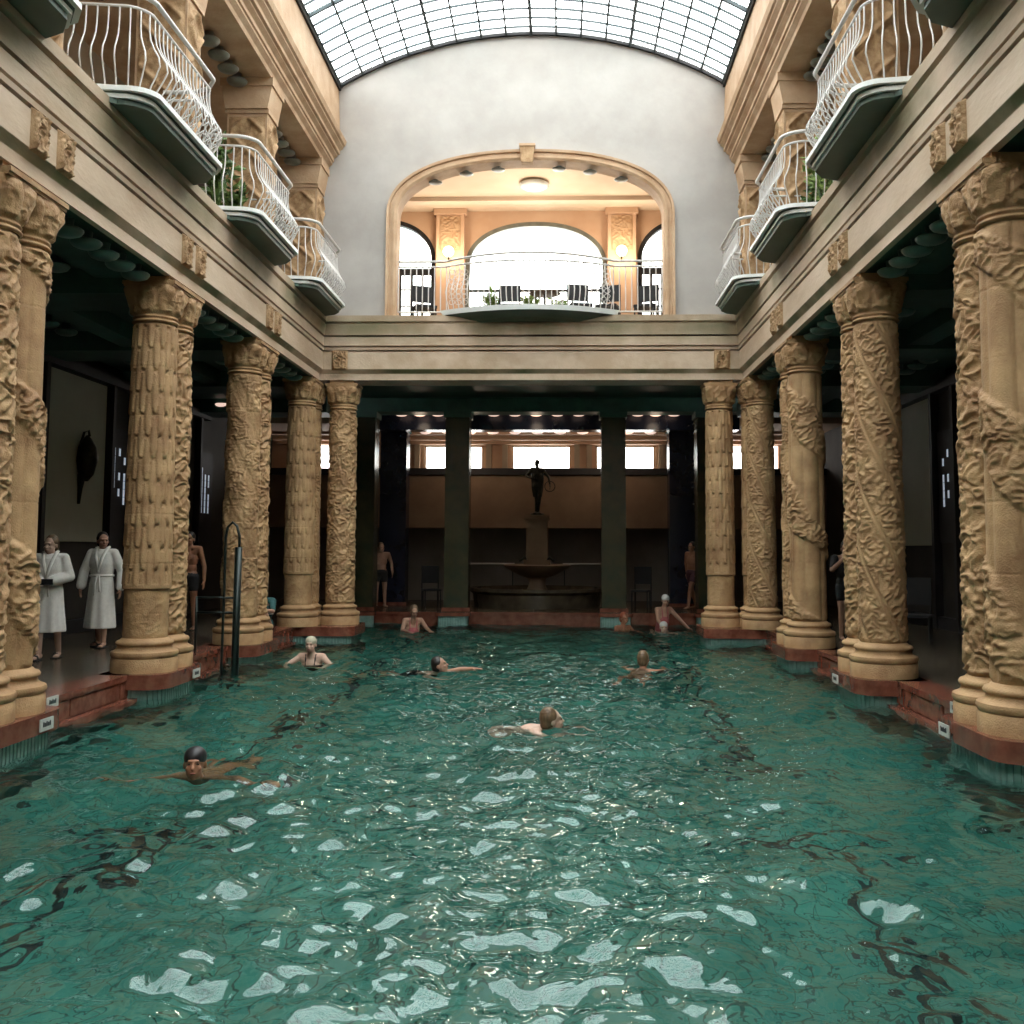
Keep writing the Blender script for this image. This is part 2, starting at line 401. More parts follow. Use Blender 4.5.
SHAFTS = {k: shaft_mesh(k, i*11+3) for i, k in enumerate(('leaf', 'spiral', 'lobed', 'scroll', 'block'))}
CAPS = [capital_mesh(s) for s in (2, 9, 21)]
base_me = MB().lathe(BASE_PROF, n=48).mesh('base', 'column_stone', True); base_me.set_sharp_from_angle(angle=math.radians(50))
abacus_me = MB().box(-.32, .32, -.268, .268, 5.16, 5.19).box(-.34, .34, -.27, .27, 5.188, 5.235).box(-.25, .25, -.25, .25, 5.23, ZS).mesh('abacus', 'column_stone')
DESC = {'leaf': 'carved with tall pointed leaves', 'spiral': 'wound with steep foliage bands', 'lobed': 'lobed with a spiral leaf band', 'scroll': 'carved with curling scrolls', 'block': 'carved in slanting leaf blocks'}
def column(x, y, kind, ci, rz, label, group):
    t = thing('carved_column', label, 'column', (x, y, 0), 0, group)
    o = link('shaft', SHAFTS[kind], t); o.rotation_euler = (0, 0, rz)
    link('base', base_me, t); c = link('capital', CAPS[ci], t); link('abacus', abacus_me, t)
    return t

# ------------------------------------------------------------------ structure: pool, water, decks
def struct(name, mb, m, parent=None, **k): return st(mb.build(name, m, parent, **k)) if parent is None else mb.build(name, m, parent, **k)
POOLX = (X(-1, 4.63), X(1, 4.63)); PY0, PY1 = -5.0, 25.15
struct('floor_pool', MB().box(POOLX[0], POOLX[1], PY0, PY1, -1.75, -1.45), 'pool_tile')
mb = MB(); mb.box(POOLX[0]-.3, POOLX[0], PY0-.3, PY1+.3, -1.75, -.06); mb.box(POOLX[1], POOLX[1]+.3, PY0-.3, PY1+.3, -1.75, -.06)
mb.box(POOLX[0], POOLX[1], PY1, PY1+.3, -1.75, -.06); mb.box(POOLX[0], POOLX[1], PY0-.3, PY0, -1.75, -.06)
struct('wall_pool', mb, 'grout_dark')
# marble facing and decks on both sides
for nm, s in SIDES:
    mb = MB(); mb.box(X(s, 4.63), X(s, 4.95), YB, PY1+.1, -.06, .245); mb.box(X(s, 4.60), X(s, 5.0), YB, PY1+.1, .245, DECK)
    mb.box(X(s, 4.50), X(s, 4.63), YB, 20.0, -.12, .03)
    for i in range(24): mb.box(X(s, 4.615), X(s, 4.63), -4+i*1.25, -4+i*1.25+1.2, .05, .225)
    struct('trim_pool_'+nm, mb, 'red_marble')
    struct('floor_'+nm, MB().box(X(s, 4.95), X(s, 8.4), YB, 32, .1, DECK-.003), 'deck_stone')
mb = MB(); mb.box(X(-1, 4.95), X(1, 4.95), PY1+.12, 32, .1, DECK-.003); struct('floor_far', mb, 'deck_stone')
mb = MB(); mb.box(X(-1, 4.63), X(1, 4.63), PY1, PY1+.15, -.06, .245); mb.box(X(-1, 4.6), X(1, 4.6), PY1-.05, PY1+.2, .245, DECK); struct('trim_pool_far', mb, 'red_marble')
struct('floor_near', MB().box(X(-1, 5), X(1, 5), YB, PY0, -.05, .2), 'deck_stone')

def water():
    ys = list(np.linspace(PY0+.003, 2.5, 60, endpoint=False)); y = 2.5
    while y < PY1-.003: ys.append(y); y *= 1.0038
    ys.append(PY1-.003); ys = np.array(ys); xs = np.linspace(POOLX[0]+.003, POOLX[1]-.003, 470)
    Xg, Yg = np.meshgrid(xs, ys); Z = np.zeros_like(Xg); r = np.random.default_rng(12)
    def waves(n, lo, hi, slope):
        out = np.zeros_like(Xg)
        for _ in range(n):
            lam = math.exp(r.uniform(math.log(lo), math.log(hi))); a = r.uniform(0, 2*PI); k = 2*PI/lam
            ph = k*(Xg*math.cos(a)+Yg*math.sin(a))+r.uniform(0, 2*PI)
            ph = ph+.8*np.sin(k*.31*(Xg*math.sin(a+.5)-Yg*math.cos(a+.5))+r.uniform(0, 6))
            out += slope/k*np.sin(ph)*math.sqrt(2/n)
        return out
    env = .90+.30*np.sin(Xg*.9+1.2*np.sin(Yg*.45))*np.sin(Yg*.55+.7)
    Z += waves(26, .9, 2.6, .08)+env*waves(44, .26, .72, .165)+waves(36, .12, .28, .11)
    def ring(cx, cy, amp, lam, w):
        d = np.hypot(Xg-cx, Yg-cy); return amp*np.sin(2*PI*d/lam)*np.exp(-((d-w)/w)**2)
    for cx, cy in ((-2.93, 8.4), (-4.0, 16.6), (-1.8, 15.5), (1.3, 16.3), (-.2, 10.8)): Z += ring(cx, cy, .012, .33, .7)
    P = np.stack([Xg, Yg, Z], -1)
    o = link('water', grid_mesh('water', P, 'pool_water')); o['kind'] = 'structure'; return o
water()

# ------------------------------------------------------------------ structure: entablature on the long sides and the far end
PROF = [(4.32, ZS), (4.32, 5.42), (4.25, 5.505), (4.25, 5.865), (4.33, 5.87), (4.33, 5.895), (4.235, 5.90), (4.225, 5.95), (4.31, 5.955), (4.31, 5.985), (4.225, 5.99), (4.22, 6.165), (4.33, 6.17), (4.33, 6.20), (4.21, 6.205), (4.205, 6.26),
        (4.19, 6.36), (4.18, 6.42), (4.215, 6.43), (4.215, 6.46), (4.16, 6.48), (4.15, 6.60), (5.3, 6.60), (5.3, 5.37), (4.86, 5.37), (4.86, ZS), (4.84, ZS), (4.84, 5.34), (4.40, 5.34), (4.40, ZS)]
for nm, s in SIDES:
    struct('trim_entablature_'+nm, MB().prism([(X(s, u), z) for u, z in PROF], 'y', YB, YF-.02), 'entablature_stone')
FPROF = [(YF+.02+(u-4.32), z) for u, z in PROF[:22]]+[(YF+.75, 6.60), (YF+.75, ZS)]
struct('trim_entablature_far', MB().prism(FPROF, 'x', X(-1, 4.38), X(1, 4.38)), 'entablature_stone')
# carved ornaments on the frieze
def ornament_mesh():
    U, V = np.meshgrid(np.linspace(0, 1, 26), np.linspace(0, 1, 44))
    f = foliage(U*2.2, V*.45, 77, .9); m = np.minimum(sstep(0, .12, U)*sstep(0, .12, 1-U), sstep(0, .08, V)*sstep(0, .08, 1-V))
    h = m*(.02+.05*f)
    P = np.stack([(U-.5)*.30, -h, V*.41], -1); return grid_mesh('frieze_ornament', P, 'carved_stone')
orn_me = ornament_mesh()
for nm, s in SIDES:
    k = 0
    for y0 in (5.3, 9.14, 12.93, 16.72):
        for dy in (0, .5):
            o = link('frieze_ornament', orn_me, None, (X(s, 4.252), y0+dy, 5.485)); o.rotation_euler = (0, 0, (PI/2 if s < 0 else -PI/2))
            if y0 > 6: tag(o, f'carved leafy ornament on the {nm} frieze, {ORD[k]} from the near end', 'ornament', 'carved ornaments on the friezes'); k += 1
            else: tag(o, f'carved leafy frieze ornament beyond the near {nm} balcony, {"front" if dy == 0 else "rear"} one', 'ornament', 'carved ornaments on the friezes')
for i, x in enumerate((X(-1, 3.9), X(1, 3.9))):
    o = link('frieze_ornament', orn_me, None, (x, YF-.055, 5.485)); o.scale = (1.1, 1, 1)
    tag(o, f'carved square ornament at the {"left" if i == 0 else "right"} end of the far frieze', 'ornament', 'carved ornaments on the friezes')

# ------------------------------------------------------------------ columns, pedestals, depth plates
def rounded(x0, x1, y0, y1, r, n=5):
    P = []
    for cx, cy, a0 in ((x1-r, y1-r, 0), (x0+r, y1-r, 90), (x0+r, y0+r, 180), (x1-r, y0+r, 270)):
        for k in range(n+1):
            a = math.radians(a0+90*k/n); P.append((cx+r*math.cos(a), cy+r*math.sin(a)))
    return P
def ribbed(poly, step=.062, amp=.018):
    P = []; n = len(poly)
    L = [0]
    for i in range(n):
        a = Vector(poly[i]); b = Vector(poly[(i+1) % n]); L.append(L[-1]+(b-a).length)
    tot = L[-1]; m = int(tot/step); cx = sum(p[0] for p in poly)/n; cy = sum(p[1] for p in poly)/n
    def at(s):
        s %= tot
        for i in range(n):
            if L[i+1] >= s:
                a = Vector(poly[i]); b = Vector(poly[(i+1) % n]); t = (s-L[i])/max(L[i+1]-L[i], 1e-6); return a.lerp(b, t), (b-a).normalized()
        return Vector(poly[0]), (Vector(poly[1])-Vector(poly[0])).normalized()
    for k in range(m):
        for f, inn in ((.06, 1), (.14, 0), (.78, 0), (.86, 1)):
            p, t = at((k+f)*tot/m); nrm = Vector((t.y, -t.x)); q = p-nrm*amp*inn; P.append((q.x, q.y))
    return P
def pedestal(x, y0, y1, hw, label):
    t = thing('column_pedestal', label, 'pedestal', (x, (y0+y1)/2, 0), 0, 'tiled pedestals under the columns')
    h = (y1-y0)/2
    MB().prism(rounded(-hw, hw, -h, h, .28, 8), 'z', .13, DECK).build('marble_slab', 'red_marble', t, auto=40)
    MB().prism(ribbed(rounded(-hw+.07, hw-.07, -h+.07, h-.07, .26, 8)), 'z', -.42, .13).build('ribbed_tiles', 'rib_tile', t)
    MB().prism(rounded(-hw+.09, hw-.09, -h+.09, h-.09, .24, 8), 'z', -1.45, -.40).build('submerged_base', 'grout_dark', t)
    return t
def plaque(x, y, z, s, label, yaw=0):
    t = thing('depth_plaque', label, 'sign', (x, y, z), yaw, 'enamel depth plaques at the pool edge')
    MB().box(-.012*s, 0, -.12, .12, -.055, .055).build('plate', 'plaque_enamel', t)
    m = MB()
    for k in range(5): m.box(.0, .004*s, -.075+k*.03, -.075+k*.03+.019, -.018, .018 if k % 2 else .028)
    m.build('marking', 'plaque_ink', t)
    return t
KINDS = {'left': [('scroll', 'lobed'), ('leaf', 'scroll'), ('block', 'scroll'), ('leaf', 'spiral')], 'right': [('lobed', 'scroll'), ('spiral', 'scroll'), ('lobed', 'block'), ('spiral', 'leaf')]}
n = 0
for nm, s in SIDES:
    for i, y in enumerate(COLY):
        for j in range(2):
            k = KINDS[nm][i][j]
            column(X(s, UC), y+PAIR*j, k, n % 3, n*1.3, f'{"front" if j == 0 else "rear"} column of the {ORD[i]} {nm} pair, {DESC[k]}', 'carved columns around the pool'); n += 1
        if i < 3: pedestal(X(s, UC+.02), y-.50, y+PAIR+.50, .46, f'red marble topped pedestal with green ribbed tiles under the {ORD[i]} {nm} column pair')
# corner columns of the far row, on a pedestal shared with the last pair
for nm, s in SIDES:
    k = 'scroll' if s < 0 else 'leaf'
    column(X(s, 3.88), 21.02, k, n % 3, n*1.7, f'{nm} corner column carrying the far beam, {DESC[k]}', 'carved columns around the pool'); n += 1
    t = thing('column_pedestal', f'long corner pedestal under the far {nm} columns, green ribbed tiles at the water', 'pedestal', (X(s, 4.28), 20.75, 0), 0, 'tiled pedestals under the columns')
    MB().prism(rounded(-.86, .86, -.62, .80, .2, 6), 'z', .13, DECK).build('marble_slab', 'red_marble', t, auto=40)
    MB().prism(ribbed(rounded(-.80, .80, -.56, .74, .18, 6)), 'z', -.42, .13).build('ribbed_tiles', 'rib_tile', t)
    MB().prism(rounded(-.78, .78, -.54, .72, .18, 6), 'z', -1.45, -.40).build('submerged_base', 'grout_dark', t)
for x, y, z, s, l in ((-4.73, 9.5, .22, 1, 'white enamel depth plaque on the nearest left pedestal'), (-4.74, 13.42, .22, 1, 'white enamel depth plaque on the second left pedestal'),
                      (X(-1, 4.60)+.012, 10.55, .265, 1, 'white enamel depth plaque on the left marble coping between pedestals'),
                      (X(1, 4.12)-.005, 9.62, .22, -1, 'white enamel depth plaque on the nearest right pedestal'), (X(1, 4.12)-.005, 13.32, .22, -1, 'white enamel depth plaque on the second right pedestal'),
                      (X(1, 4.60)-.012, 10.6, .265, -1, 'white enamel depth plaque on the right marble coping between pedestals')):
    plaque(X(s*-1, 4.115) if z < .25 else x, y, z, s, l)

# ------------------------------------------------------------------ structure: side aisles
for nm, s in SIDES:
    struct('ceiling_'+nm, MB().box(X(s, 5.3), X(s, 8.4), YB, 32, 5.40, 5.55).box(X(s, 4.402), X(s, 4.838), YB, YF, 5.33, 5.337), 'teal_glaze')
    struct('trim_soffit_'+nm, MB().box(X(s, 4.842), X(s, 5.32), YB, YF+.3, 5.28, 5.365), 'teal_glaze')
    mb = MB()
    for y in [COLY[0]-3.72]+COLY+[COLY[-1]+3.9]:
        mb.box(X(s, 4.95), X(s, 8.2), y-.22, y+PAIR+.22, 5.08, 5.42)
    mb.box(X(s, 6.2), X(s, 6.6), YB, 25, 5.14, 5.42)
    struct('trim_aisle_beams_'+nm, mb, 'teal_glaze')
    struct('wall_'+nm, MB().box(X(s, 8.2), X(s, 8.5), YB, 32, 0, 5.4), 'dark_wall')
    mb = MB()
    for y in (5.85, 9.6, 13.35, 17.1, 20.85):
        mb.box(X(s, 8.14), X(s, 8.2), y, y+2.3, 1.95, 4.95)
    struct('trim_wall_panels_'+nm, mb, 'pale_panel_plaster')
    mb = MB()
    for y in (5.85, 9.6, 13.35, 17.1, 20.85, 24.6):
        mb.box(X(s, 8.05), X(s, 8.2), y-1.33, y-1.2, DECK, 5.0); mb.box(X(s, 8.05), X(s, 8.2), y-.2, y-.07, DECK, 5.0)
    mb.box(X(s, 8.0), X(s, 8.2), YB, 25, 4.98, 5.16); mb.box(X(s, 8.08), X(s, 8.2), YB, 25, DECK, .55)
    struct('trim_wall_frames_'+nm, mb, 'black_frame')
# small leaded windows let into the side walls between the panels
wn = 2
for nm, s in SIDES:
    for i, y in enumerate((17.1, 20.85, 25.8)):
        w = thing('window_%d' % wn, '', ''); del w['label']; del w['category']; st(w); wn += 1
        w.location = (X(s, 8.17), y-.7, 3.3)
        MB().box(-.02, .02, -.46, .46, -1.3, .9).build('leaded_frame', 'black_frame', w)
        g = MB(); r = random.Random(5+i)
        for a in range(3):
            for b in range(7):
                if r.random() < .7: g.box(-.03*s-.004, -.03*s+.004, -.36+a*.24, -.36+a*.24+.07, -.60+b*.16, -.60+b*.16+.15)
        g.build('leaded_panes', 'daylit_glass', w)

# ceiling bosses
def boss_mesh(m, name='dish'):
    return MB().lathe([(.07, .0), (.06, -.09), (.15, -.10), (.17, -.115), (.17, -.13), (.145, -.165), (.10, -.185), (.03, -.195)], n=24).mesh(name, m, True)
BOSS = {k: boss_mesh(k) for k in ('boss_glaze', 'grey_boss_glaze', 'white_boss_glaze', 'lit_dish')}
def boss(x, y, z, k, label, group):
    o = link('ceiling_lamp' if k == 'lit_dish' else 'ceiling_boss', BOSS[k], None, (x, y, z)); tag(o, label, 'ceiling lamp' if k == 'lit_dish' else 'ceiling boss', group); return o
for nm, s in SIDES:
    for i in range(3):
        y1 = COLY[i+1]-.33
        for j in range(5):
            boss(X(s, UC+.02), y1-.30-(4-j)*.44, 5.33, 'boss_glaze', f'green ceiling boss by the {nm} columns, {ORD[j]} of five before column pair {i+2}', 'green bosses along the column rows')
        for r_ in range(2):
            for j in range(4):
                boss(X(s, 5.55+r_*1.7), y1-.45-(3-j)*.6, 5.40, 'boss_glaze', f'green boss on {nm} aisle ceiling, {"inner" if r_ == 0 else "outer"} row, {["near", "middle", "far"][i]} bay, {ORD[j]} from front', 'green bosses in the aisle ceilings')

# wall sconce on the left aisle wall
t = SC = thing('wall_sconce', 'dark bronze torch shaped sconce on the pale left wall panel', 'wall lamp', (X(-1, 8.12), 18.35, 3.25))
MB().tube([(0, 0, -.75), (.02, 0, -.4), (.04, 0, -.1)], [.03, .05, .09], 10).build('stem', 'bronze', t, smooth=True)
MB().lathe([(.04, -.25), (.14, -.1), (.20, .2), (.17, .5), (.08, .7), (.02, .78)], (.12, 0, 0), 16).build('shade', 'bronze', t, smooth=True)
MB().tube([(.0, 0, .6), (.06, 0, .85), (.14, 0, .88), (.16, 0, .75)], .025, 8).build('hook', 'bronze', t, smooth=True); SC.scale = (1, .72, .82)

# ------------------------------------------------------------------ structure: the end hall behind the pool
struct('ceiling_far', MB().box(X(-1, 5.3), X(1, 5.3), YF+.75, 25.5, 5.62, 5.75), 'teal_glaze')
struct('ceiling_end_hall', MB().box(X(-1, 8.2), X(1, 8.2), 27.25, 32, 5.20, 5.6).box(X(-1, 5.3), X(1, 5.3), 25.5, 27.25, 5.46, 5.6), 'peach_plaster')
mb = MB(); mb.box(X(-1, 6.0), X(1, 6.0), 25.42, 26.1, 5.27, 5.63); struct('trim_pier_beam', mb, 'teal_glaze')
struct('trim_second_beam', MB().box(X(-1, 5.3), X(1, 5.3), 26.75, 27.3, 4.97, 5.5), 'navy_glaze')
mb = MB(); mb.box(X(-1, 4.8), X(1, 4.8), YF+.745, YF+.76, ZS, 5.63); struct('trim_beam_back', mb, 'teal_glaze')
mb = MB(); mb.box(X(-1, 8), X(1, 8), 30.3, 30.5, 5.08, 5.20); mb.box(X(-1, 8), X(1, 8), 30.75, 31.0, 5.0, 5.10); mb.box(X(-1, 8), X(1, 8), 29.2, 29.4, 5.13, 5.20)
struct('trim_end_hall_cornice', mb, 'peach_plaster')
# piers
def pier(x, lab, dark=False, y=25.75, w=.30):
    top = 5.195 if dark else 5.27
    t = thing('square_pier', lab, 'pier', (x, y, 0), 0, 'square glazed piers of the end hall')
    MB().box(-w, w, -.3, .3, .40, top).build('shaft', 'navy_glaze' if dark else 'pier_glaze', t)
    MB().box(-w-.05, w+.05, -.35, .35, DECK, .40).build('foot', 'red_marble', t)
    MB().box(-w-.04, w+.04, -.34, .34, top-.14, top).build('cap', 'teal_glaze', t)
for u, lab in ((-4.32, 'outermost green pier on the left of the end hall'), (-1.95, 'green square pier left of the fountain'), (1.95, 'green square pier right of the fountain'), (4.32, 'outermost green pier on the right of the end hall')):
    pier(X(1, u), lab)
for s, l in ((-1, 'dark blue pier set back behind the outermost left pier'), (1, 'dark blue pier set back behind the outermost right pier')):
    pier(X(s, 3.95), l, True, 28.2, .36)
for u, l in ((-1.95, 'small tiled pedestal in the water in front of the left end hall pier'), (1.95, 'small tiled pedestal in the water in front of the right end hall pier'), (-4.25, 'small tiled pedestal in front of the outermost left pier'), (4.25, 'small tiled pedestal in front of the outermost right pier')):
    t = thing('pier_pedestal', l, 'pedestal', (X(1, u), 24.94, 0), 0, 'tiled pedestals before the piers')
    MB().prism(rounded(-.42, .42, -.32, .14, .12), 'z', .24, DECK+.01).build('marble_slab', 'red_marble', t)
    MB().prism(ribbed(rounded(-.36, .36, -.27, .14, .1)), 'z', -.4, .24).build('ribbed_tiles', 'rib_tile', t)
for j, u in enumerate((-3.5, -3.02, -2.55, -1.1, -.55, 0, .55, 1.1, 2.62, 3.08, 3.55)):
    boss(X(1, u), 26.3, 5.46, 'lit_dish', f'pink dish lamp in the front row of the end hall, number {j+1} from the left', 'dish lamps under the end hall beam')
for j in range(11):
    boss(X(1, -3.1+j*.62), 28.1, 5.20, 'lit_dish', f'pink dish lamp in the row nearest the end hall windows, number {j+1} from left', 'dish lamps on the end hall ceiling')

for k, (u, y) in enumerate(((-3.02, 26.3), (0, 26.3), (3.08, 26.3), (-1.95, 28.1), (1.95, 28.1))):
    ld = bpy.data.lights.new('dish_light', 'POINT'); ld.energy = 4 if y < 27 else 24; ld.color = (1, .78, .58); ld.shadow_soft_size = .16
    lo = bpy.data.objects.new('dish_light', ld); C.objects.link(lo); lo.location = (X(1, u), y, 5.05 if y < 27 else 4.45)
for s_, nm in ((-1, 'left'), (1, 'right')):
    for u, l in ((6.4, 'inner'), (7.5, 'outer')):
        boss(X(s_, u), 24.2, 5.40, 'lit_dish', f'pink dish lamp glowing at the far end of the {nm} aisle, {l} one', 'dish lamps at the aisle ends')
# parapet wall, ledge, recess and window wall
mb = MB(); mb.box(X(-1, 8.2), X(1, 8.2), 29.4, 29.6, 2.52, 3.97); mb.box(X(-1, 8.2), X(1, 8.2), 29.4, 31.2, 2.45, 2.52)
struct('wall_end_parapet', mb, 'brown_plaster')
mb = MB(); mb.box(X(-1, 8.2), X(1, 8.2), 29.3, 29.65, 3.97, 4.14); mb.box(X(-1, 8.2), X(1, 8.2), 29.34, 31.2, 4.10, 4.16); struct('trim_end_ledge', mb, 'black_frame')
struct('wall_end_lower', MB().box(X(-1, 8.2), X(1, 8.2), 31.0, 31.2, 0, 2.5), 'grey_recess')
mb = MB(); mb.box(X(-1, 8.2), X(1, 8.2), 31.0, 31.2, 4.1, 4.18); mb.box(X(-1, 8.2), X(1, 8.2), 31.0, 31.2, 4.98, 5.2)
WX = [(X(1, -7.2), X(1, -5.4)), (X(1, -3.52), X(1, -1.72)), (X(1, -.9)+.05, X(1, .9)+.05), (X(1, 1.7), X(1, 3.5)), (X(1, 5.4), X(1, 7.2))]
px = X(-1, 8.2)
for a, b in WX: mb.box(px, a, 31.0, 31.2, 4.18, 4.98); px = b
mb.box(px, X(1, 8.2), 31.0, 31.2, 4.18, 4.98)
struct('wall_end_upper', mb, 'peach_plaster')
mb = MB()
for a, b in WX:
    for x in (a-.28, b+.10): mb.box(x, x+.16, 30.86, 31.0, 4.16, 5.0)
struct('trim_end_pilasters', mb, 'cream_plaster')
for a, b in WX[1:4]:
    w = thing('window_%d' % wn, '', ''); del w['label']; del w['category']; st(w); wn += 1
    w.location = ((a+b)/2, 31.1, 4.7)
    h = (b-a)/2
    MB().box(-h, h, -.006, .006, -.52, .28).build('pane', 'window_glass', w)
    MB().box(-h, -h+.05, -.03, .03, -.52, .28).box(h-.05, h, -.03, .03, -.52, .28).box(-h, h, -.03, .03, .24, .28).build('window_frame', 'upper_stone', w)
for nm, s in SIDES:
    struct('wall_end_'+nm, MB().box(X(s, 8.2), X(s, 8.4), 25, 32, 5.3, 5.6), 'dark_wall')

# fountain
FX, FY = X(1, 0)+.0, 28.0
f = thing('fountain', 'stone wall fountain with wide bowl and tall pedestal in the end hall', 'fountain', (FX, FY, DECK))
MB().lathe([(1.7, 0), (1.75, .35), (1.85, .42), (1.85, .50), (1.65, .50), (1.6, .2), (.1, .2)], n=40).build('lower_basin', 'deck_stone', f, smooth=True, auto=40)
MB().lathe([(.25, .2), (.32, .35), (.22, .6), (.25, .75), (.5, .84), (.85, 1.02), (.92, 1.10), (.88, 1.12), (.6, 1.0), (.2, .98)], n=40).build('upper_bowl', 'brown_plaster', f, smooth=True, auto=40)
m = MB(); m.box(-.36, .36, -.36, .36, .9, 1.25).box(-.29, .29, -.29, .29, 1.25, 2.35).box(-.34, .34, -.34, .34, 2.35, 2.45); m.build('pedestal', 'brown_plaster', f)
for k in range(4):
    a = PI/4+PI/2*k; MB().tube([(.3*math.cos(a), .3*math.sin(a), 1.15), (.5*math.cos(a), .5*math.sin(a), 1.3), (.65*math.cos(a), .65*math.sin(a), 1.22)], [.05, .04, .03], 8).build('spout', 'bronze', f, smooth=True)

# ------------------------------------------------------------------ structure: upper storey
# far wall with arched opening
def seg_arch(hw, zs, zt, n=28, p=2.3):
    """half-width hw, springing zs, top zt, super-elliptic"""
    P = []
    for k in range(n+1):
        a = PI*k/n; c, s_ = math.cos(a), math.sin(a)
        P.append((-hw*math.copysign(abs(c)**(2/p), c), zs+(zt-zs)*abs(s_)**(2/p)))
    return P
def wall_with_arches(name, m, x0, x1, z0, y0, y1, openings, topf, step=.12, par=None):
    """wall from z0 to topf(x) with openings [(xc, hw, zbase, zs, zt, p)]"""
    xs = set(np.round(np.linspace(x0, x1, int((x1-x0)/step)+1), 4))
    for xc, hw, zb, zs, zt, p in openings:
        for q in seg_arch(hw, zs, zt, 40, p): xs.add(round(xc+q[0], 4))
    xs = sorted(xs); mb = MB()
    def op(x):
        for xc, hw, zb, zs, zt, p in openings:
            t = abs(x-xc)/hw
            if t < 1-1e-6: return zb, zs+(zt-zs)*(1-t**p)**(1/p)
            if t <= 1+1e-3: return zb, zs
        return None
    for a, b in zip(xs[:-1], xs[1:]):
        if b-a < 1e-5: continue
        mid = op((a+b)/2); ta, tb = topf(a), topf(b)
        def quad(za0, zb0, za1, zb1):
            mb.add([(a, y0, za0), (b, y0, zb0), (b, y0, zb1), (a, y0, za1), (a, y1, za0), (b, y1, zb0), (b, y1, zb1), (a, y1, za1)],
                   [(0, 1, 2, 3), (7, 6, 5, 4), (0, 4, 5, 1), (3, 2, 6, 7), (0, 3, 7, 4), (1, 5, 6, 2)])
        if mid is None: quad(z0, z0, ta, tb)
        else:
            oa, ob = op(a) or (mid[0], mid[1]), op(b) or (mid[0], mid[1])
            if mid[0] > z0+1e-4: quad(z0, z0, mid[0], mid[0])
            quad(oa[1], ob[1], ta, tb)
    return struct(name, mb, m) if par is None else mb.build(name, m, par)
SPU, SPZ, APZ = 4.02, 11.57, 12.66          # skylight springing and crown
RAD = (SPU**2+(APZ-SPZ)**2)/(2*(APZ-SPZ)); ZC = APZ-RAD
def vault(x, off=0): return ZC+math.sqrt(max((RAD+off)**2-(x-XC)**2, 0))
AX, AHW = X(1, 0)-.01, 2.76                  # arched opening
wall_with_arches('wall_far_upper', 'white_plaster', X(-1, 7.7), X(1, 7.7), 6.60, YF+.05, YF+.45, [(AX, AHW+.06, 6.60, 8.75, 9.96, 2.25)], lambda x: vault(max(min(x, X(1, 4.3)), X(-1, 4.3)), .12))
# moulded surround following the arch
def arch_path(xc, hw, zb, zs, zt, p, n=60): return [(xc-hw, zb)]+[(xc+q[0], q[1]) for q in seg_arch(hw, zs, zt, n, p)]+[(xc+hw, zb)]
def sweep_arch(mb, xc, hw, zb, zs, zt, p, prof, n=60):
    """prof: list of (outward offset, y)"""
    path = arch_path(xc, hw, zb, zs, zt, p, n); m_ = len(path); V = []; F = []; K = len(prof)
    for i, q in enumerate(path):
        a = Vector(path[max(i-1, 0)]); b = Vector(path[min(i+1, m_-1)]); t = (b-a).normalized(); nn = Vector((-t.y, t.x))
        if i in (0, m_-1): nn = Vector((-1 if i == 0 else 1, 0))
        for o_, y in prof: V.append((q[0]+nn.x*o_, y, q[1]+nn.y*o_))
    for i in range(m_-1):
        for k in range(K):
            k2 = (k+1) % K; F.append((i*K+k, i*K+k2, (i+1)*K+k2, (i+1)*K+k))
    F.append(tuple(range(K))); F.append(tuple((m_-1)*K+k for k in range(K-1, -1, -1)))
    mb.add(V, F)
mb = MB(); sweep_arch(mb, AX, AHW, 6.60, 8.75, 9.90, 2.25, [(0, YF+.46), (0, YF-.0), (.05, YF-.03), (.09, YF-.03), (.10, YF-.0), (.16, YF-.0), (.17, YF-.04), (.22, YF-.05), (.23, YF+.06), (.2, YF+.46)])
struct('trim_arch_surround', mb, 'upper_stone')
k_ = thing('keystone', 'carved keystone block at the crown of the gallery arch', 'keystone', (AX-.06, YF-.06, 9.98))
MB().prism([(-.12, -.16), (.12, -.16), (.15, .18), (-.15, .18)], 'y', -.06, .12).build('block', 'carved_stone', k_)
MB().prism([(-.16, .18), (.16, .18), (.17, .23), (-.17, .23)], 'y', -.08, .12).build('cap', 'upper_stone', k_)
for i, x in enumerate((-2.0, -1.35, -.68, .60, 1.25, 1.9)):
    xx = AX+x; zt = 8.75+1.15*(1-(abs(x)/AHW)**2.25)**(1/2.25)
    o = link('arch_boss', BOSS['grey_boss_glaze'], None, (xx, YF+.26, zt-.025)); o.scale = (.85, .85, .42)
    tag(o, f'round boss under the gallery arch, {ORD[i]} from the left', 'ceiling boss', 'bosses under the gallery arch')

# gallery room behind the arch
GY = 26.0
struct('floor_gallery', MB().box(X(-1, 6.4), X(1, 6.4), YF+.4, GY+.3, 6.45, 6.60), 'cream_plaster')
struct('ceiling_gallery', MB().box(X(-1, 6.4), X(1, 6.4), YF+.4, GY+.3, 10.60, 10.75).box(X(-1, 6.4), X(1, 6.4), 24.9, 25.15, 10.5, 10.6), 'gallery_ceiling_plaster')
for nm, s in SIDES: struct('wall_gallery_'+nm, MB().box(X(s, 6.3), X(s, 6.5), YF+.4, GY+.3, 6.6, 10.7), 'peach_plaster')
GO = [(AX, 1.82, 6.62, 9.15, 10.30, 2.2), (X(-1, 3.87), 1.24, 6.62, 9.35, 10.38, 2.0), (X(1, 3.87), 1.24, 6.62, 9.35, 10.38, 2.0)]
wall_with_arches('wall_gallery_back', 'peach_plaster', X(-1, 6.4), X(1, 6.4), 6.6, GY, GY+.3, GO, lambda x: 10.62)
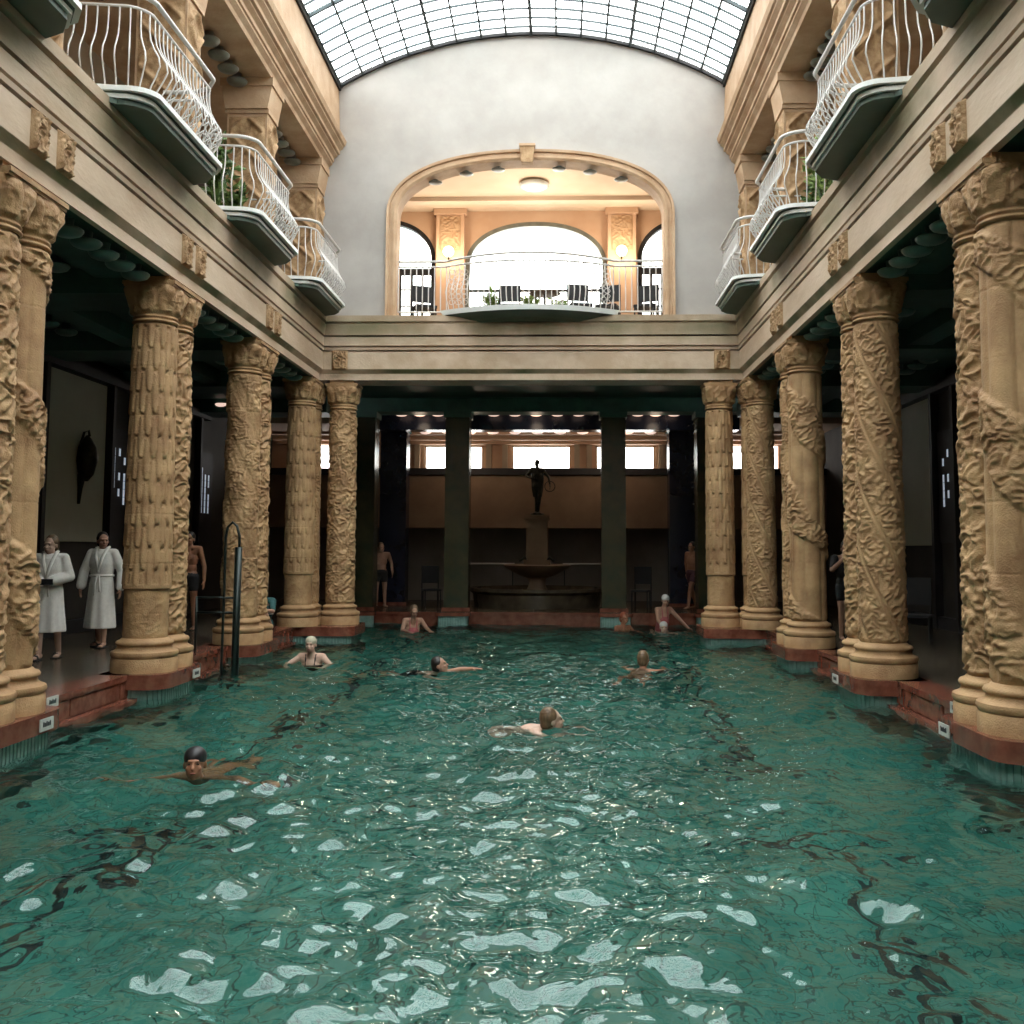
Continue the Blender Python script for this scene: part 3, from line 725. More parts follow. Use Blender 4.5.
for i, (xc, hw, zb, zs, zt, p) in enumerate(GO):
    w = thing('window_%d' % wn, '', ''); del w['label']; del w['category']; st(w); wn += 1
    w.location = (xc, GY+.15, 0)
    fr = MB(); sweep_arch(fr, 0, hw-.10, zb, zs, zt-.10, p, [(0, .06), (0, -.16), (.11, -.16), (.11, .06)], 40)
    fr.build('window_frame', 'black_frame' if i else 'grey_boss_glaze', w)
    gp = [(-hw+.1, zb)]+[(q[0], q[1]) for q in seg_arch(hw-.1, zs, zt-.1, 30, p)]+[(hw-.1, zb)]
    MB().prism(gp, 'y', -.005, .005).build('pane', 'window_glass', w)
    mm = MB()
    if i == 0:
        for x in (-1.75, -.95, 0, .95): mm.box(x-.025, x+.025, -.03, .03, zb, 8.55)
        mm.box(-hw+.1, hw-.1, -.03, .03, 8.5, 8.56)
        for z in (7.4, 7.95): mm.box(-.95, .95, -.02, .02, z, z+.03)
    else:
        mm.box(-hw+.1, hw-.1, -.04, .04, 8.95, 9.12)
        for x in (-.9, -.62, -.25, .02, .32, .62, .9): mm.box(x-.03, x+.03, -.03, .03, zb, 9.0)
        for z in (7.2, 7.65, 8.1, 8.55): mm.box(-.9, .9, -.02, .02, z, z+.035)
    mm.build('muntins', 'black_frame', w)
for u, l in ((-2.22, 'left'), (2.20, 'right')):
    x = X(1, u)
    t = thing('carved_pilaster', f'peach carved pilaster on the {l} of the central gallery window', 'pilaster', (x, GY-.002, 6.6), 0, 'gallery pilasters')
    MB().box(-.36, .36, -.22, .0, 0, 3.85).build('shaft', 'peach_plaster', t)
    MB().box(-.42, .42, -.28, .0, 3.85, 3.995).build('cap', 'peach_plaster', t)
    U, V = np.meshgrid(np.linspace(0, 1, 30), np.linspace(0, 1, 60))
    P = np.stack([(U-.5)*.56, -.22-.03*foliage(U*2, V*.9, 31, .8)*sstep(0, .1, U)*sstep(0, .1, 1-U), 2.9+V*.9], -1)
    link('carved_panel', grid_mesh('carved_panel', P, 'upper_stone'), t)
    g = thing('globe_lamp', f'round glowing globe lamp on the {l} gallery pilaster', 'wall lamp', (x-.02, GY-.40, 9.42), 0, 'globe lamps on the gallery pilasters')
    MB().ell((0, 0, 0), (.14, .14, .14), 20, 14).build('globe', 'lamp_glow', g, smooth=True)
    MB().tube([(0, .165, -.12), (0, .05, -.18), (0, 0, -.13)], .02, 8).build('bracket', 'bronze', g)
    ld = bpy.data.lights.new('globe_light', 'POINT'); ld.energy = 60; ld.color = (1, .82, .6); ld.shadow_soft_size = .15
    lo = bpy.data.objects.new('globe_light', ld); C.objects.link(lo); lo.parent = g; lo.location = (0, -.22, -.05)
t = thing('ceiling_lamp', 'shallow white dish lamp on the gallery ceiling', 'ceiling lamp', (AX, 23.9, 10.6))
MB().lathe([(.12, 0), (.34, -.04), (.36, -.08), (.28, -.14), (.1, -.18), (.02, -.19)], n=28).build('dish', 'white_moulding', t, smooth=True)
MB().lathe([(.05, .0), (.05, -.03)], n=12).build('mount', 'bronze', t)
ld = bpy.data.lights.new('gallery_fill_light', 'POINT'); ld.energy = 130; ld.color = (1, .87, .70); ld.shadow_soft_size = .5  # fill light added below the dish to brighten the gallery room
lo = bpy.data.objects.new('gallery_fill_light', ld); C.objects.link(lo); lo.parent = t; lo.location = (0, 0, -1.4)

# skylight (window_1)
sky = thing('window_1', '', ''); del sky['label']; del sky['category']; st(sky)
def strip(mb, pts_a, w, h):
    """box-section bar along a polyline in 3D with up vectors approx radial"""
    V = []; F = []
    for i, p in enumerate(pts_a):
        p = Vector(p); rad = Vector((p.x-XC, 0, p.z-ZC)).normalized()
        a = Vector(pts_a[max(i-1, 0)]); b = Vector(pts_a[min(i+1, len(pts_a)-1)]); t = (b-a).normalized(); sd = t.cross(rad).normalized()
        for sx, sz in ((-1, -1), (1, -1), (1, 1), (-1, 1)): V.append(p+sd*w*sx/2+rad*h*sz/2)
    for i in range(len(pts_a)-1):
        for k in range(4): F.append((i*4+k, i*4+(k+1) % 4, (i+1)*4+(k+1) % 4, (i+1)*4+k))
    F.append((3, 2, 1, 0)); L = len(V); F.append((L-4, L-3, L-2, L-1)); mb.add(V, F)
amax = math.asin(SPU/RAD); NP = 16; Y0S, Y1S = YB, YF+.06
angs = [-amax+2*amax*k/NP for k in range(NP+1)]
pt = lambda a, y, o=0: (XC+(RAD+o)*math.sin(a), y, ZC+(RAD+o)*math.cos(a))
mb = MB(); ny = 71
V = [pt(a, y) for y in (Y0S, Y1S) for a in np.linspace(-amax, amax, 49)]
mb.add(V, [(i, i+1, 49+i+1, 49+i) for i in range(48)]); mb.build('pane', 'skylight_glass', sky, smooth=True)
mb = MB()
for k, a in enumerate(angs):
    hv = k % 4 == 0; strip(mb, [pt(a, Y0S, -.02), pt(a, Y1S, -.02)], .06 if hv else .040, .09 if hv else .05)
mb.build('long_ribs', 'skylight_iron', sky)
mb = MB(); y = Y1S-.33; i = 0
while y > Y0S:
    hv = i % 8 == 7; strip(mb, [pt(a, y, -.015) for a in np.linspace(-amax, amax, 33)], .05 if hv else .026, .08 if hv else .04); y -= .36; i += 1
mb.build('cross_bars', 'skylight_iron', sky)
mb = MB(); strip(mb, [pt(a, Y1S-.06, -.03) for a in np.linspace(-amax, amax, 41)], .07, .06)
for a in (-amax, amax): strip(mb, [pt(a, Y0S, -.03), pt(a, Y1S, -.03)], .05, .06)
mb.build('edge_frame', 'black_frame', sky)

# upper beams, attic strips, galleries
UP = [(4.24, 9.74), (4.22, 9.80), (4.15, 9.86), (4.15, 9.90), (4.12, 9.91), (4.12, 9.98), (4.05, 10.03), (4.05, 10.06), (4.00, 10.07), (4.00, 10.14), (3.93, 10.20), (3.93, 10.23), (3.89, 10.25), (3.86, 10.34), (4.0, 10.36), (4.05, 11.60), (4.6, 11.60), (5.0, 9.95), (4.95, 9.74)]
for nm, s in SIDES:
    struct('trim_upper_beam_'+nm, MB().prism([(X(s, u), z) for u, z in UP], 'y', YB, YF+.05), 'upper_stone')
    struct('ceiling_upper_'+nm, MB().box(X(s, 4.9), X(s, 7.4), YB, YF+.05, 9.93, 10.1), 'upper_stone')
    struct('ceiling_roof_'+nm, MB().box(X(s, 4.05), X(s, 7.6), YB, YF+.4, 11.55, 11.7).box(X(s, 4.0), X(s, 4.12), YB, YF+.4, 11.45, 11.6), 'dark_wall')
    struct('floor_upper_'+nm, MB().box(X(s, 4.3), X(s, 7.4), YB, YF+.05, 6.50, 6.605), 'cream_plaster')
    struct('wall_upper_'+nm, MB().box(X(s, 7.0), X(s, 7.2), YB, YF+.05, 6.55, 10.0), 'cream_plaster')
    mb = MB()
    for y in (3.4, 7.1, 10.85, 14.6, 18.3): mb.box(X(s, 6.93), X(s, 7.0), y-1.0, y+1.3, 6.6, 9.3)
    struct('door_upper_'+nm, mb, 'brown_door')
    struct('wall_upper_near_'+nm, MB().box(X(s, 5.0), X(s, 5.1), YB, 5.0, 6.6, 9.9), 'brown_door')
# upper pillars
def pillar_panel(w):
    U, V = np.meshgrid(np.linspace(0, 1, 40), np.linspace(0, 1, 110))
    loz = np.abs(((U*1.0) % 1)-.5)+np.abs(((V*4) % 1)-.5)
    h = .060*np.exp(-((loz-.5)/.09)**2)+.014*foliage(U*2.0, V*2.2, 55, .9)
    m = np.minimum(sstep(0, .08, U)*sstep(0, .08, 1-U), sstep(0, .03, V)*sstep(0, .03, 1-V))
    P = np.stack([(U-.5)*w, -h*m, V*2.35], -1); return grid_mesh('carved_panel', P, 'carved_stone')
pan_me = pillar_panel(.62)
for nm, s in SIDES:
    for i, y in enumerate((5.4, 9.15, 12.9, 16.6, 20.15)):
        near = ['just outside the picture', 'nearest', 'second', 'third', 'last'][i]
        t = thing('gallery_pillar', f'square carved stone pillar of the upper {nm} gallery, {"next to the nearest balcony" if i == 0 else near + " one in view"}', 'pillar', (X(s, 4.66), y+.26, 6.6), 0, 'square pillars of the upper galleries')
        MB().box(-.34, .34, -.26, .26, 0, 2.55).build('shaft', 'upper_stone', t)
        m = MB(); m.box(-.37, .37, -.29, .29, 2.55, 2.62).prism([(-.36, 2.62), (.36, 2.62), (.42, 2.95), (.42, 3.0), (-.42, 3.0), (-.42, 2.95)], 'y', -.33, .33).box(-.45, .45, -.36, .36, 3.0, 3.14)
        m.build('capital', 'upper_stone', t)
        o = link('carved_panel', pan_me, t, (0, -.26, .15)); o = link('carved_panel', pan_me, t, (-s*.34, 0, .15)); o.rotation_euler = (0, 0, -s*PI/2); o.scale = (.8, 1, 1)
    for i, y in enumerate((12.9, 16.6, 20.15)):
        for j in range(4):
            boss(X(s, 4.78), y-.22-(3-j)*.46, 9.742, 'grey_boss_glaze', f'grey boss, upper {nm} gallery, {ORD[j]} of four before its {["nearest", "middle", "farthest"][i]} visible pillar', 'grey bosses of the upper galleries')
struct('wall_back', MB().box(X(-1, 8.4), X(1, 8.4), YB-.3, YB, -.1, 13), 'cream_plaster')

# ------------------------------------------------------------------ balconies
def bal_profile(t):
    """outward offset and height along a baluster, t 0..1 from foot to rail"""
    z = .08+t*.95
    b = .17*math.exp(-((t-.36)/.22)**2)-.02
    return b, z
def balcony(s, y0, y1, label):
    """slab outline in local coords: y along the hall, x = distance out from the wall line u=4.10"""
    t = thing('balcony', label, 'balcony', (X(s, 4.22), (y0+y1)/2, 6.605), 0, 'white iron balconies along the galleries')
    L = (y1-y0)/2; d = -s
    def outline(e, dd, back=0.0):           # e: extra size, dd: projection
        pts = []
        c = .30
        pts.append((-back, -L-e)); pts.append((dd+e-c, -L-e+.06))
        for k in range(6):
            a = -PI/2+PI/2*(k+1)/7; pts.append((dd+e-c+c*math.cos(a), -L-e+c+.06+c*math.sin(a)))
        pts.append((dd+e, L+e-.32)); pts.append((dd+e-.14, L+e-.10)); pts.append((dd+e-.35, L+e)); pts.append((-back, L+e))
        return [(d*x, y) for x, y in pts]
    def fl(P): return P if d > 0 else P[::-1]
    MB().prism(fl(outline(-.0, .43, -.07)), 'z', -.06, .0).build('slab', 'green_slab', t)
    m = MB(); m.prism(fl(outline(.03, .43, .14)), 'z', .0, .045); m.build('lower_moulding', 'white_moulding', t)
    MB().prism(fl(outline(.03, .45, .14)), 'z', .045, .065).build('dark_moulding', 'green_slab', t)
    m = MB(); m.prism(fl(outline(.06, .47, .14)), 'z', .065, .12); m.build('upper_moulding', 'white_moulding', t)
    # railing path
    R = outline(-.03, .43, .36)
    path = R
    # resample
    seg = [0]
    for a, b in zip(path[:-1], path[1:]): seg.append(seg[-1]+math.dist(a, b))
    def at(q):
        for i in range(len(seg)-1):
            if q <= seg[i+1]+1e-9:
                u = (q-seg[i])/max(seg[i+1]-seg[i], 1e-6); a, b = path[i], path[i+1]
                tx, ty = (b[0]-a[0]), (b[1]-a[1]); l = math.hypot(tx, ty) or 1
                return (a[0]+(b[0]-a[0])*u, a[1]+(b[1]-a[1])*u), ((ty/l, -tx/l) if d > 0 else (-ty/l, tx/l))
        return path[-1], (0, 1)
    tot = seg[-1]; N = int(tot/.115)
    def smooth_n(q):
        p, _ = at(q); _, n1 = at(max(q-.12, 0)); _, n2 = at(min(q+.12, tot)); _, n0 = at(q)
        n = Vector((n1[0]+n2[0]+n0[0], n1[1]+n2[1]+n0[1])).normalized(); return p, n
    for i in range(N+1):
        p, n = smooth_n(tot*i/N)
        pts = []
        for k in range(10):
            b, z = bal_profile(k/9); pts.append((p[0]+n.x*b, p[1]+n.y*b, z+.03))
        MB().tube(pts, .0095, 5).build('baluster', 'white_iron', t, smooth=True)
    def rail(off, z, r, name):
        pts = []
        for i in range(N*2+1):
            p, n = smooth_n(tot*i/(N*2)); pts.append((p[0]+n.x*off, p[1]+n.y*off, z))
        MB().tube(pts, r, 8).build(name, 'white_iron', t, smooth=True)
    rail(-.02, 1.06, .017, 'upper_rail'); rail(.02, 1.19, .028, 'handrail'); rail(-.01, .135, .012, 'lower_rail')
    # trellis panels in the belly along the front and ornament at the near side
    m = MB()
    for fr in np.linspace(.34, .98, 11):
        q0 = tot*fr
        for kk in range(4):
            t0 = .10+.12*kk
            for sg in (1, -1):
                pts = []
                for j in range(5):
                    q = min(q0+sg*(j-2)*.028, tot); p, n = smooth_n(max(q, 0)); b, z = bal_profile(t0+.12*j/4); pts.append((p[0]+n.x*b, p[1]+n.y*b, z+.03))
                m.tube(pts, .0065, 4)
    for hh in (.12, .46):
        pts = []
        for i in range(N*2+1):
            q = tot*i/(N*2)
            if q < tot*.28: continue
            p, n = smooth_n(q); b, z = bal_profile(hh); pts.append((p[0]+n.x*b, p[1]+n.y*b, z+.03))
        m.tube(pts, .008, 5)
    m.build('trellis', 'white_iron', t, smooth=True)
    return t
for nm, s in SIDES:
    for i, (y0, y1) in enumerate(((6.55, 9.0), (10.35, 12.85), (14.2, 16.65), (17.95, 20.35))):
        balcony(s, y0, y1, f'white iron balcony on the {nm} gallery, {["cut by the photo top edge", "largest one in full view", "middle one", "farthest, by the end wall"][i]}')

# far balcony (bowed)
t = thing('bowed_balcony', 'wide shallow bowed balcony with white iron railing in front of the gallery arch', 'balcony', (AX, YF, 6.6))
BW = 1.78
def bow(x, dd): return -dd*max(0, 1-(x/BW)**2)-.0
def bowpoly(dd, w, back=.2):
    return [(-w, back)]+[(x, bow(x/w*BW, dd)-.12) for x in np.linspace(-w, w, 25)]+[(w, back)]
V = []; rows = [(.0, .56, 1.82), (-.10, .54, 1.78), (-.12, .50, 1.62), (-.15, .44, 1.45), (-.20, .34, 1.25), (-.24, .16, 1.0)]
for nm_, a, b, mt in (('upper_moulding', 0, 1, 'white_moulding'), ('hull', 1, 5, 'green_slab')):
    m = MB(); P = [bowpoly(dd, w) for _, dd, w in rows]; n_ = len(P[0]); V = []; F = []
    for j in range(a, b+1): V += [(x, y, rows[j][0]+.1) for x, y in P[j]]
    for j in range(b-a):
        for k in range(n_): F.append((j*n_+k, (j+1)*n_+k, (j+1)*n_+(k+1) % n_, j*n_+(k+1) % n_))
    F.append(tuple(range(n_))); F.append(tuple((b-a)*n_+k for k in range(n_-1, -1, -1))); m.add(V, F); m.build(nm_, mt, t)
rp = [(x, .05) for x in np.linspace(-2.72, -1.72, 9)]+[(x, bow(x, .50)+.05) for x in np.linspace(-1.65, 1.65, 31)]+[(x, .05) for x in np.linspace(1.72, 2.72, 9)]
for i, (x, y) in enumerate(rp):
    bl = .13 if abs(x) < 1.7 else 0
    pts = [(x*(1+(.04 if bl else 0)*math.exp(-((k/8-.36)/.25)**2)), y-bl*math.exp(-((k/8-.36)/.25)**2), .1+k/8*.98) for k in range(9)]
    MB().tube(pts, .013, 5).build('baluster', 'white_iron', t, smooth=True)
for z, r, nn in ((.11, .018, 'lower_rail'), (1.06, .02, 'upper_rail'), (1.17, .026, 'handrail')):
    MB().tube([(x, y, z+(.05*max(0, 1-(x/1.7)**2) if nn == 'handrail' else 0)) for x, y in rp], r, 8).build(nn, 'white_iron', t, smooth=True)
for x in (-1.45, 1.45):
    m = MB()
    for k in range(7):
        for j in range(3):
            xc = x+(j-1)*.13; zc = .25+k*.11; y = bow(x, .5)+.05-.13*math.exp(-((zc-.4)/.25)**2)
            m.tube([(xc+.06*math.cos(a), y, zc+.05*math.sin(a)) for a in np.linspace(0, 2*PI, 9)], .007, 4)
    m.build('trellis', 'white_iron', t, smooth=True)

# ------------------------------------------------------------------ figures
def fuse(mb, name, m, parent, voxel=.009, sm=5):
    me = bpy.data.meshes.new('tmp'); me.from_pydata(mb.v, [], mb.f); o = bpy.data.objects.new('tmp', me); C.objects.link(o)
    r = o.modifiers.new('r', 'REMESH'); r.mode = 'VOXEL'; r.voxel_size = voxel
    q = o.modifiers.new('s', 'SMOOTH'); q.factor = .5; q.iterations = sm
    dg = bpy.context.evaluated_depsgraph_get(); dg.update()
    me2 = bpy.data.meshes.new_from_object(o.evaluated_get(dg)); me2.name = name
    bpy.data.objects.remove(o); bpy.data.meshes.remove(me)
    me2.materials.clear(); me2.materials.append(MATS[m]); me2.shade_smooth()
    return link(name, me2, parent)
def hand(mb, w, f, n, side=1, curl=.25):
    """w wrist, f finger direction, n palm normal, side: thumb side sign along n x f"""
    w = Vector(w); f = Vector(f).normalized(); n = Vector(n); n = (n-f*n.dot(f)).normalized(); t = n.cross(f)*side
    R = Matrix((t, f, n)).transposed()
    mb.ell(w+f*.045, (.040, .055, .017), 12, 8, R)
    for k, (o_, L) in enumerate(((.028, .068), (.010, .078), (-.009, .072), (-.027, .056))):
        a = w+f*.085+t*o_; d1 = (f+n*curl*.5+t*o_*2).normalized(); b = a+d1*L*.5; d2 = (f+n*curl*1.6).normalized(); c = b+d2*L*.5
        mb.cap(a-f*.02, b, .0105, .0095, 8); mb.cap(b, c, .0095, .0085, 8)
    a = w+f*.025+t*.030; b = a+(f*.6+t*.7+n*.2).normalized()*.035; c = b+(f*.9+t*.25+n*.3).normalized()*.030
    mb.cap(a, b, .013, .0115, 8); mb.cap(b, c, .0115, .0095, 8)
def rotm(yaw, pitch=0, roll_=0):
    return (Matrix.Rotation(yaw, 3, 'Z') @ Matrix.Rotation(pitch, 3, 'X') @ Matrix.Rotation(roll_, 3, 'Y'))
def head(mb, c, R, k=1.0):
    c = Vector(c); P = lambda x, y, z: c+R@Vector((x*k, y*k, z*k))
    mb.ell(P(0, .012, .030), (.074*k, .092*k, .090*k), 18, 14, R)
    mb.ell(P(0, -.025, -.035), (.058*k, .064*k, .078*k), 16, 12, R)
    mb.ell(P(0, -.045, -.088), (.026*k, .028*k, .022*k), 10, 8, R)
    mb.cap(P(0, -.086, .012), P(0, -.104, -.022), .008*k, .014*k, 8)
    mb.ell(P(0, -.080, .028), (.050*k, .014*k, .010*k), 10, 8, R)
    mb.ell(P(0, -.082, -.056), (.022*k, .012*k, .010*k), 10, 6, R)
    for sx in (-1, 1):
        mb.ell(P(sx*.074, .012, -.005), (.010*k, .020*k, .030*k), 8, 8, R)
        mb.ell(P(sx*.036, -.062, -.025), (.022*k, .018*k, .018*k), 8, 6, R)
def head_parts(t, c, R, hairm, style='short', k=1.0):
    c = Vector(c); P = lambda x, y, z: c+R@Vector((x*k, y*k, z*k))
    for sx in (-1, 1):
        MB().ell(P(sx*.030, -.082, .006), (.011*k, .007*k, .006*k), 8, 6, R).build('eye', 'eye_dark', t, smooth=True)
    MB().ell(P(0, -.092, -.056), (.020*k, .006*k, .005*k), 8, 6, R).build('mouth', 'lip', t, smooth=True)
    m = MB()
    if style == 'cap':
        m.ell(P(0, .012, .052), (.082*k, .098*k, .078*k), 20, 14, R); nm = 'swimming_cap'
    else:
        m.ell(P(0, .026, .044), (.083*k, .092*k, .085*k), 20, 14, R); m.ell(P(0, .055, -.005), (.074*k, .066*k, .085*k), 16, 12, R)
        if style == 'long': m.ell(P(0, .065, -.07), (.075*k, .05*k, .11*k), 16, 12, R)
        if style == 'bun': m.ell(P(0, .08, .10), (.035*k, .035*k, .035*k), 12, 8, R)
        for j in range(9):
            a = j*2*PI/9; m.ell(P(.045*math.cos(a), .03+.05*math.sin(a), .100), (.026*k, .026*k, .016*k), 8, 6, R)
        m.ell(P(0, .028, .108), (.058*k, .062*k, .034*k), 14, 10, R)
        nm = 'hair'
    fuse(m, nm, hairm, t, .008, 3)
def limb(mb, pts, rs):
    for a, b, ra, rb in zip(pts[:-1], pts[1:], rs[:-1], rs[1:]): mb.cap(a, b, ra, rb, 12)
def torso(mb, pel, chest, neck, shl, shr, hipl, hipr, k=1.0, fem=False):
    pel, chest, neck, shl, shr, hipl, hipr = map(Vector, (pel, chest, neck, shl, shr, hipl, hipr))
    up = (chest-pel).normalized(); rt = (shr-shl).normalized(); fw = rt.cross(up).normalized(); rt = up.cross(fw)*-1 if False else rt
    rt = (rt-up*rt.dot(up)).normalized(); fw = up.cross(rt)
    R = Matrix((rt, fw, up)).transposed()
    mb.ell(pel, (.165*k, .115*k, .13*k), 18, 12, R)
    mb.ell(pel.lerp(chest, .45), (.140*k, .105*k, .16*k), 18, 12, R)
    mb.ell(chest, (.165*k, .118*k, .17*k), 18, 12, R)
    mb.cap(shl.lerp(shr, .06), shr.lerp(shl, .06), .062*k, .062*k)
    mb.cap(chest+up*.10, neck, .085*k, .054*k)
    for sh in (shl, shr): mb.cap(chest+(sh-chest)*.35+up*.02, sh, .085*k, .060*k)
    if fem:
        for sx in (-1, 1): mb.ell(chest-fw*.0+R@Vector((sx*.075, 0, -.01))*k-(up.cross(rt))*.095*k*1, (.062*k, .062*k, .062*k), 12, 10, R)

def person_root(label, x, y, z, yaw=0, group=None): return thing('person', label, 'person', (x, y, z), yaw, group)
def legs(mb, hip, kn, an, toe, k=1.0):
    for i in range(2):
        limb(mb, (hip[i], kn[i], an[i]), (.088*k, .056*k, .038*k)); c = Vector(kn[i]).lerp(Vector(an[i]), .3); mb.ell(c, (.052*k, .056*k, .10*k))
        a = Vector(an[i]); d = Vector(toe[i]).normalized(); R = Matrix((Vector((0, 0, 1)).cross(d)*-1, d, Vector((0, 0, 1)))).transposed()
        mb.cap(a-d*.04+Vector((0, 0, -.045)), a+d*.12+Vector((0, 0, -.060)), .036*k, .026*k); mb.ell(a+d*.135+Vector((0, 0, -.066)), (.042*k, .055*k, .02*k), 12, 8, R)
        for q in range(5): mb.cap(a+d*.15+R@Vector(((q-2)*.016, 0, -.070)), a+d*(.19-.006*abs(q-1))+R@Vector(((q-2)*.017, 0, -.072)), .011, .009, 6)
def loft(mb, rings, n=48):
    """rings: (cx, cy, z, rx, ry, fold)"""
    V = []; F = []
    for j, (cx, cy, z, rx, ry, fo) in enumerate(rings):
        for q in range(n):
            a = 2*PI*q/n; f = 1+fo*(math.cos(7*a+1.0)+.6*math.cos(11*a+.4*j)); V.append((cx+rx*f*math.cos(a), cy+ry*f*math.sin(a), z))
    m = len(rings)
    for j in range(m-1):
        for q in range(n): q2 = (q+1) % n; F.append((j*n+q, j*n+q2, (j+1)*n+q2, (j+1)*n+q))
    F.append(tuple(range(n-1, -1, -1))); F.append(tuple((m-1)*n+q for q in range(n))); mb.add(V, F)

# ---- woman and man in white robes on the left deck (local: facing -Y, feet at z 0)
def robed(label, x, y, yaw, k, armL, armR, hyaw, hair, style, an, kn, hem, skin='pale_skin', fem=False, held=None, sandal='black_cloth'):
    t = person_root(label, x, y, DECK, yaw)
    H = (0, -.015, 1.585*k); Rh = rotm(hyaw, 0)
    mb = MB(); shl, shr = Vector((.18, .01, 1.41*k)), Vector((-.18, .01, 1.41*k))
    torso(mb, (0, 0, .95*k), (0, 0, 1.24*k), (0, 0, 1.49*k), shl, shr, (.09, 0, .9), (-.09, 0, .9), .98)
    mb.cap((0, .005, 1.44*k), (0, -.005, 1.55*k), .056, .052); head(mb, H, Rh, 1.10)
    legs(mb, ((.09, 0, .90*k), (-.09, 0, .90*k)), kn, an, ((.15, -1, 0), (-.15, -1, 0)), 1.0)
    for sh, arm, sd in ((shl, armL, 1), (shr, armR, -1)):
        el, wr, f, n = arm; limb(mb, (sh, el, wr), (.058, .042, .029)); hand(mb, wr, f, n, sd)
    fuse(mb, 'body', skin, t, .0085, 3)
    head_parts(t, H, Rh, hair, style, 1.10)
    mb = MB()
    loft(mb, [(0, 0, hem, .235, .195, .05), (0, 0, hem+.02, .238, .197, .05), (0, 0, .70, .205, .165, .035), (0, 0, .95*k, .185, .145, .012), (0, 0, 1.06*k, .165, .125, .008), (0, 0, 1.25*k, .19, .145, .006), (0, .005, 1.40*k, .175, .115, .0), (0, .01, 1.475*k, .085, .075, 0)])
    mb.cap(shl+Vector((-.03, 0, .0)), shr+Vector((.03, 0, .0)), .070, .070)
    for sh, arm in ((shl, armL), (shr, armR)):
        el, wr, f, n = arm; w2 = Vector(el).lerp(Vector(wr), .86); limb(mb, (sh, el, w2), (.070, .074, .076))
    rb = fuse(mb, 'robe', 'terrycloth', t, .012, 3)
    m = MB(); m.tube([(.172*math.cos(a), .132*math.sin(a), 1.07*k) for a in np.linspace(0, 2*PI, 33)], .018, 8); m.build('belt', 'terrycloth', rb, smooth=True)
    m = MB(); m.tube([(-.01, -.15, 1.07*k), (-.03, -.17, .95*k), (-.035, -.175, .80)], .014, 6); m.tube([(.02, -.15, 1.07*k), (.035, -.17, .98*k), (.05, -.18, .86)], .014, 6); m.build('belt_end', 'terrycloth', rb, smooth=True)
    m = MB()
    for sx in (-1, 1): m.tube([(sx*.075, .06, 1.50*k), (sx*.085, -.03, 1.485*k), (sx*.05, -.125, 1.34*k), (-sx*.01, -.158, 1.12*k)], [.022, .026, .026, .02], 8)
    m.build('collar', 'terrycloth', rb, smooth=True)
    for i in range(2):
        a = Vector(an[i]); m = MB(); m.box(a.x-.045, a.x+.045, a.y-.20, a.y+.07, a.z-.098, a.z-.083); m.tube([(a.x-.045, a.y-.11, a.z-.085), (a.x-.02, a.y-.11, a.z-.035), (a.x+.02, a.y-.11, a.z-.035), (a.x+.045, a.y-.11, a.z-.085)], .012, 6); m.build('sandal', sandal, t)
    if held:
        m = MB(); m.prism(rounded(-.10, .10, -.035, .035, .02, 4), 'z', 1.02*k, 1.10*k); o = m.build('towel_bundle', 'black_cloth', t, (.02, -.24, .02))
    return t
AN = lambda lx, ly, rx, ry, lz=.10, rz_=.10: ((lx, ly, lz), (rx, ry, rz_))
robed('woman in a white bathrobe walking on the left deck with hands clasped at her waist', -7.10, 14.15, .15, .985,
      (Vector((.26, .0, 1.13)), Vector((.07, -.20, 1.07)), (-1, -.3, 0), (0, .6, -1)), (Vector((-.26, .0, 1.13)), Vector((-.06, -.20, 1.06)), (1, -.3, 0), (0, .6, -1)),
      -.25, 'brown_hair', 'bun', AN(.10, .16, -.05, -.18), ((.10, .05, .52), (-.08, -.08, .52)), .37, fem=True, held=True)
robed('man in a white bathrobe with dark hair walking behind the robed woman', -7.13, 15.85, .0, 1.03,
      (Vector((.29, .05, 1.16)), Vector((.31, -.03, .90)), (0, -.1, -1), (-1, 0, 0)), (Vector((-.30, .03, 1.17)), Vector((-.30, -.06, .92)), (0, -.1, -1), (1, 0, 0)),
      .65, 'dark_hair', 'short', AN(.11, -.12, -.10, .18), ((.10, -.07, .52), (-.09, .07, .52)), .29, skin='skin')

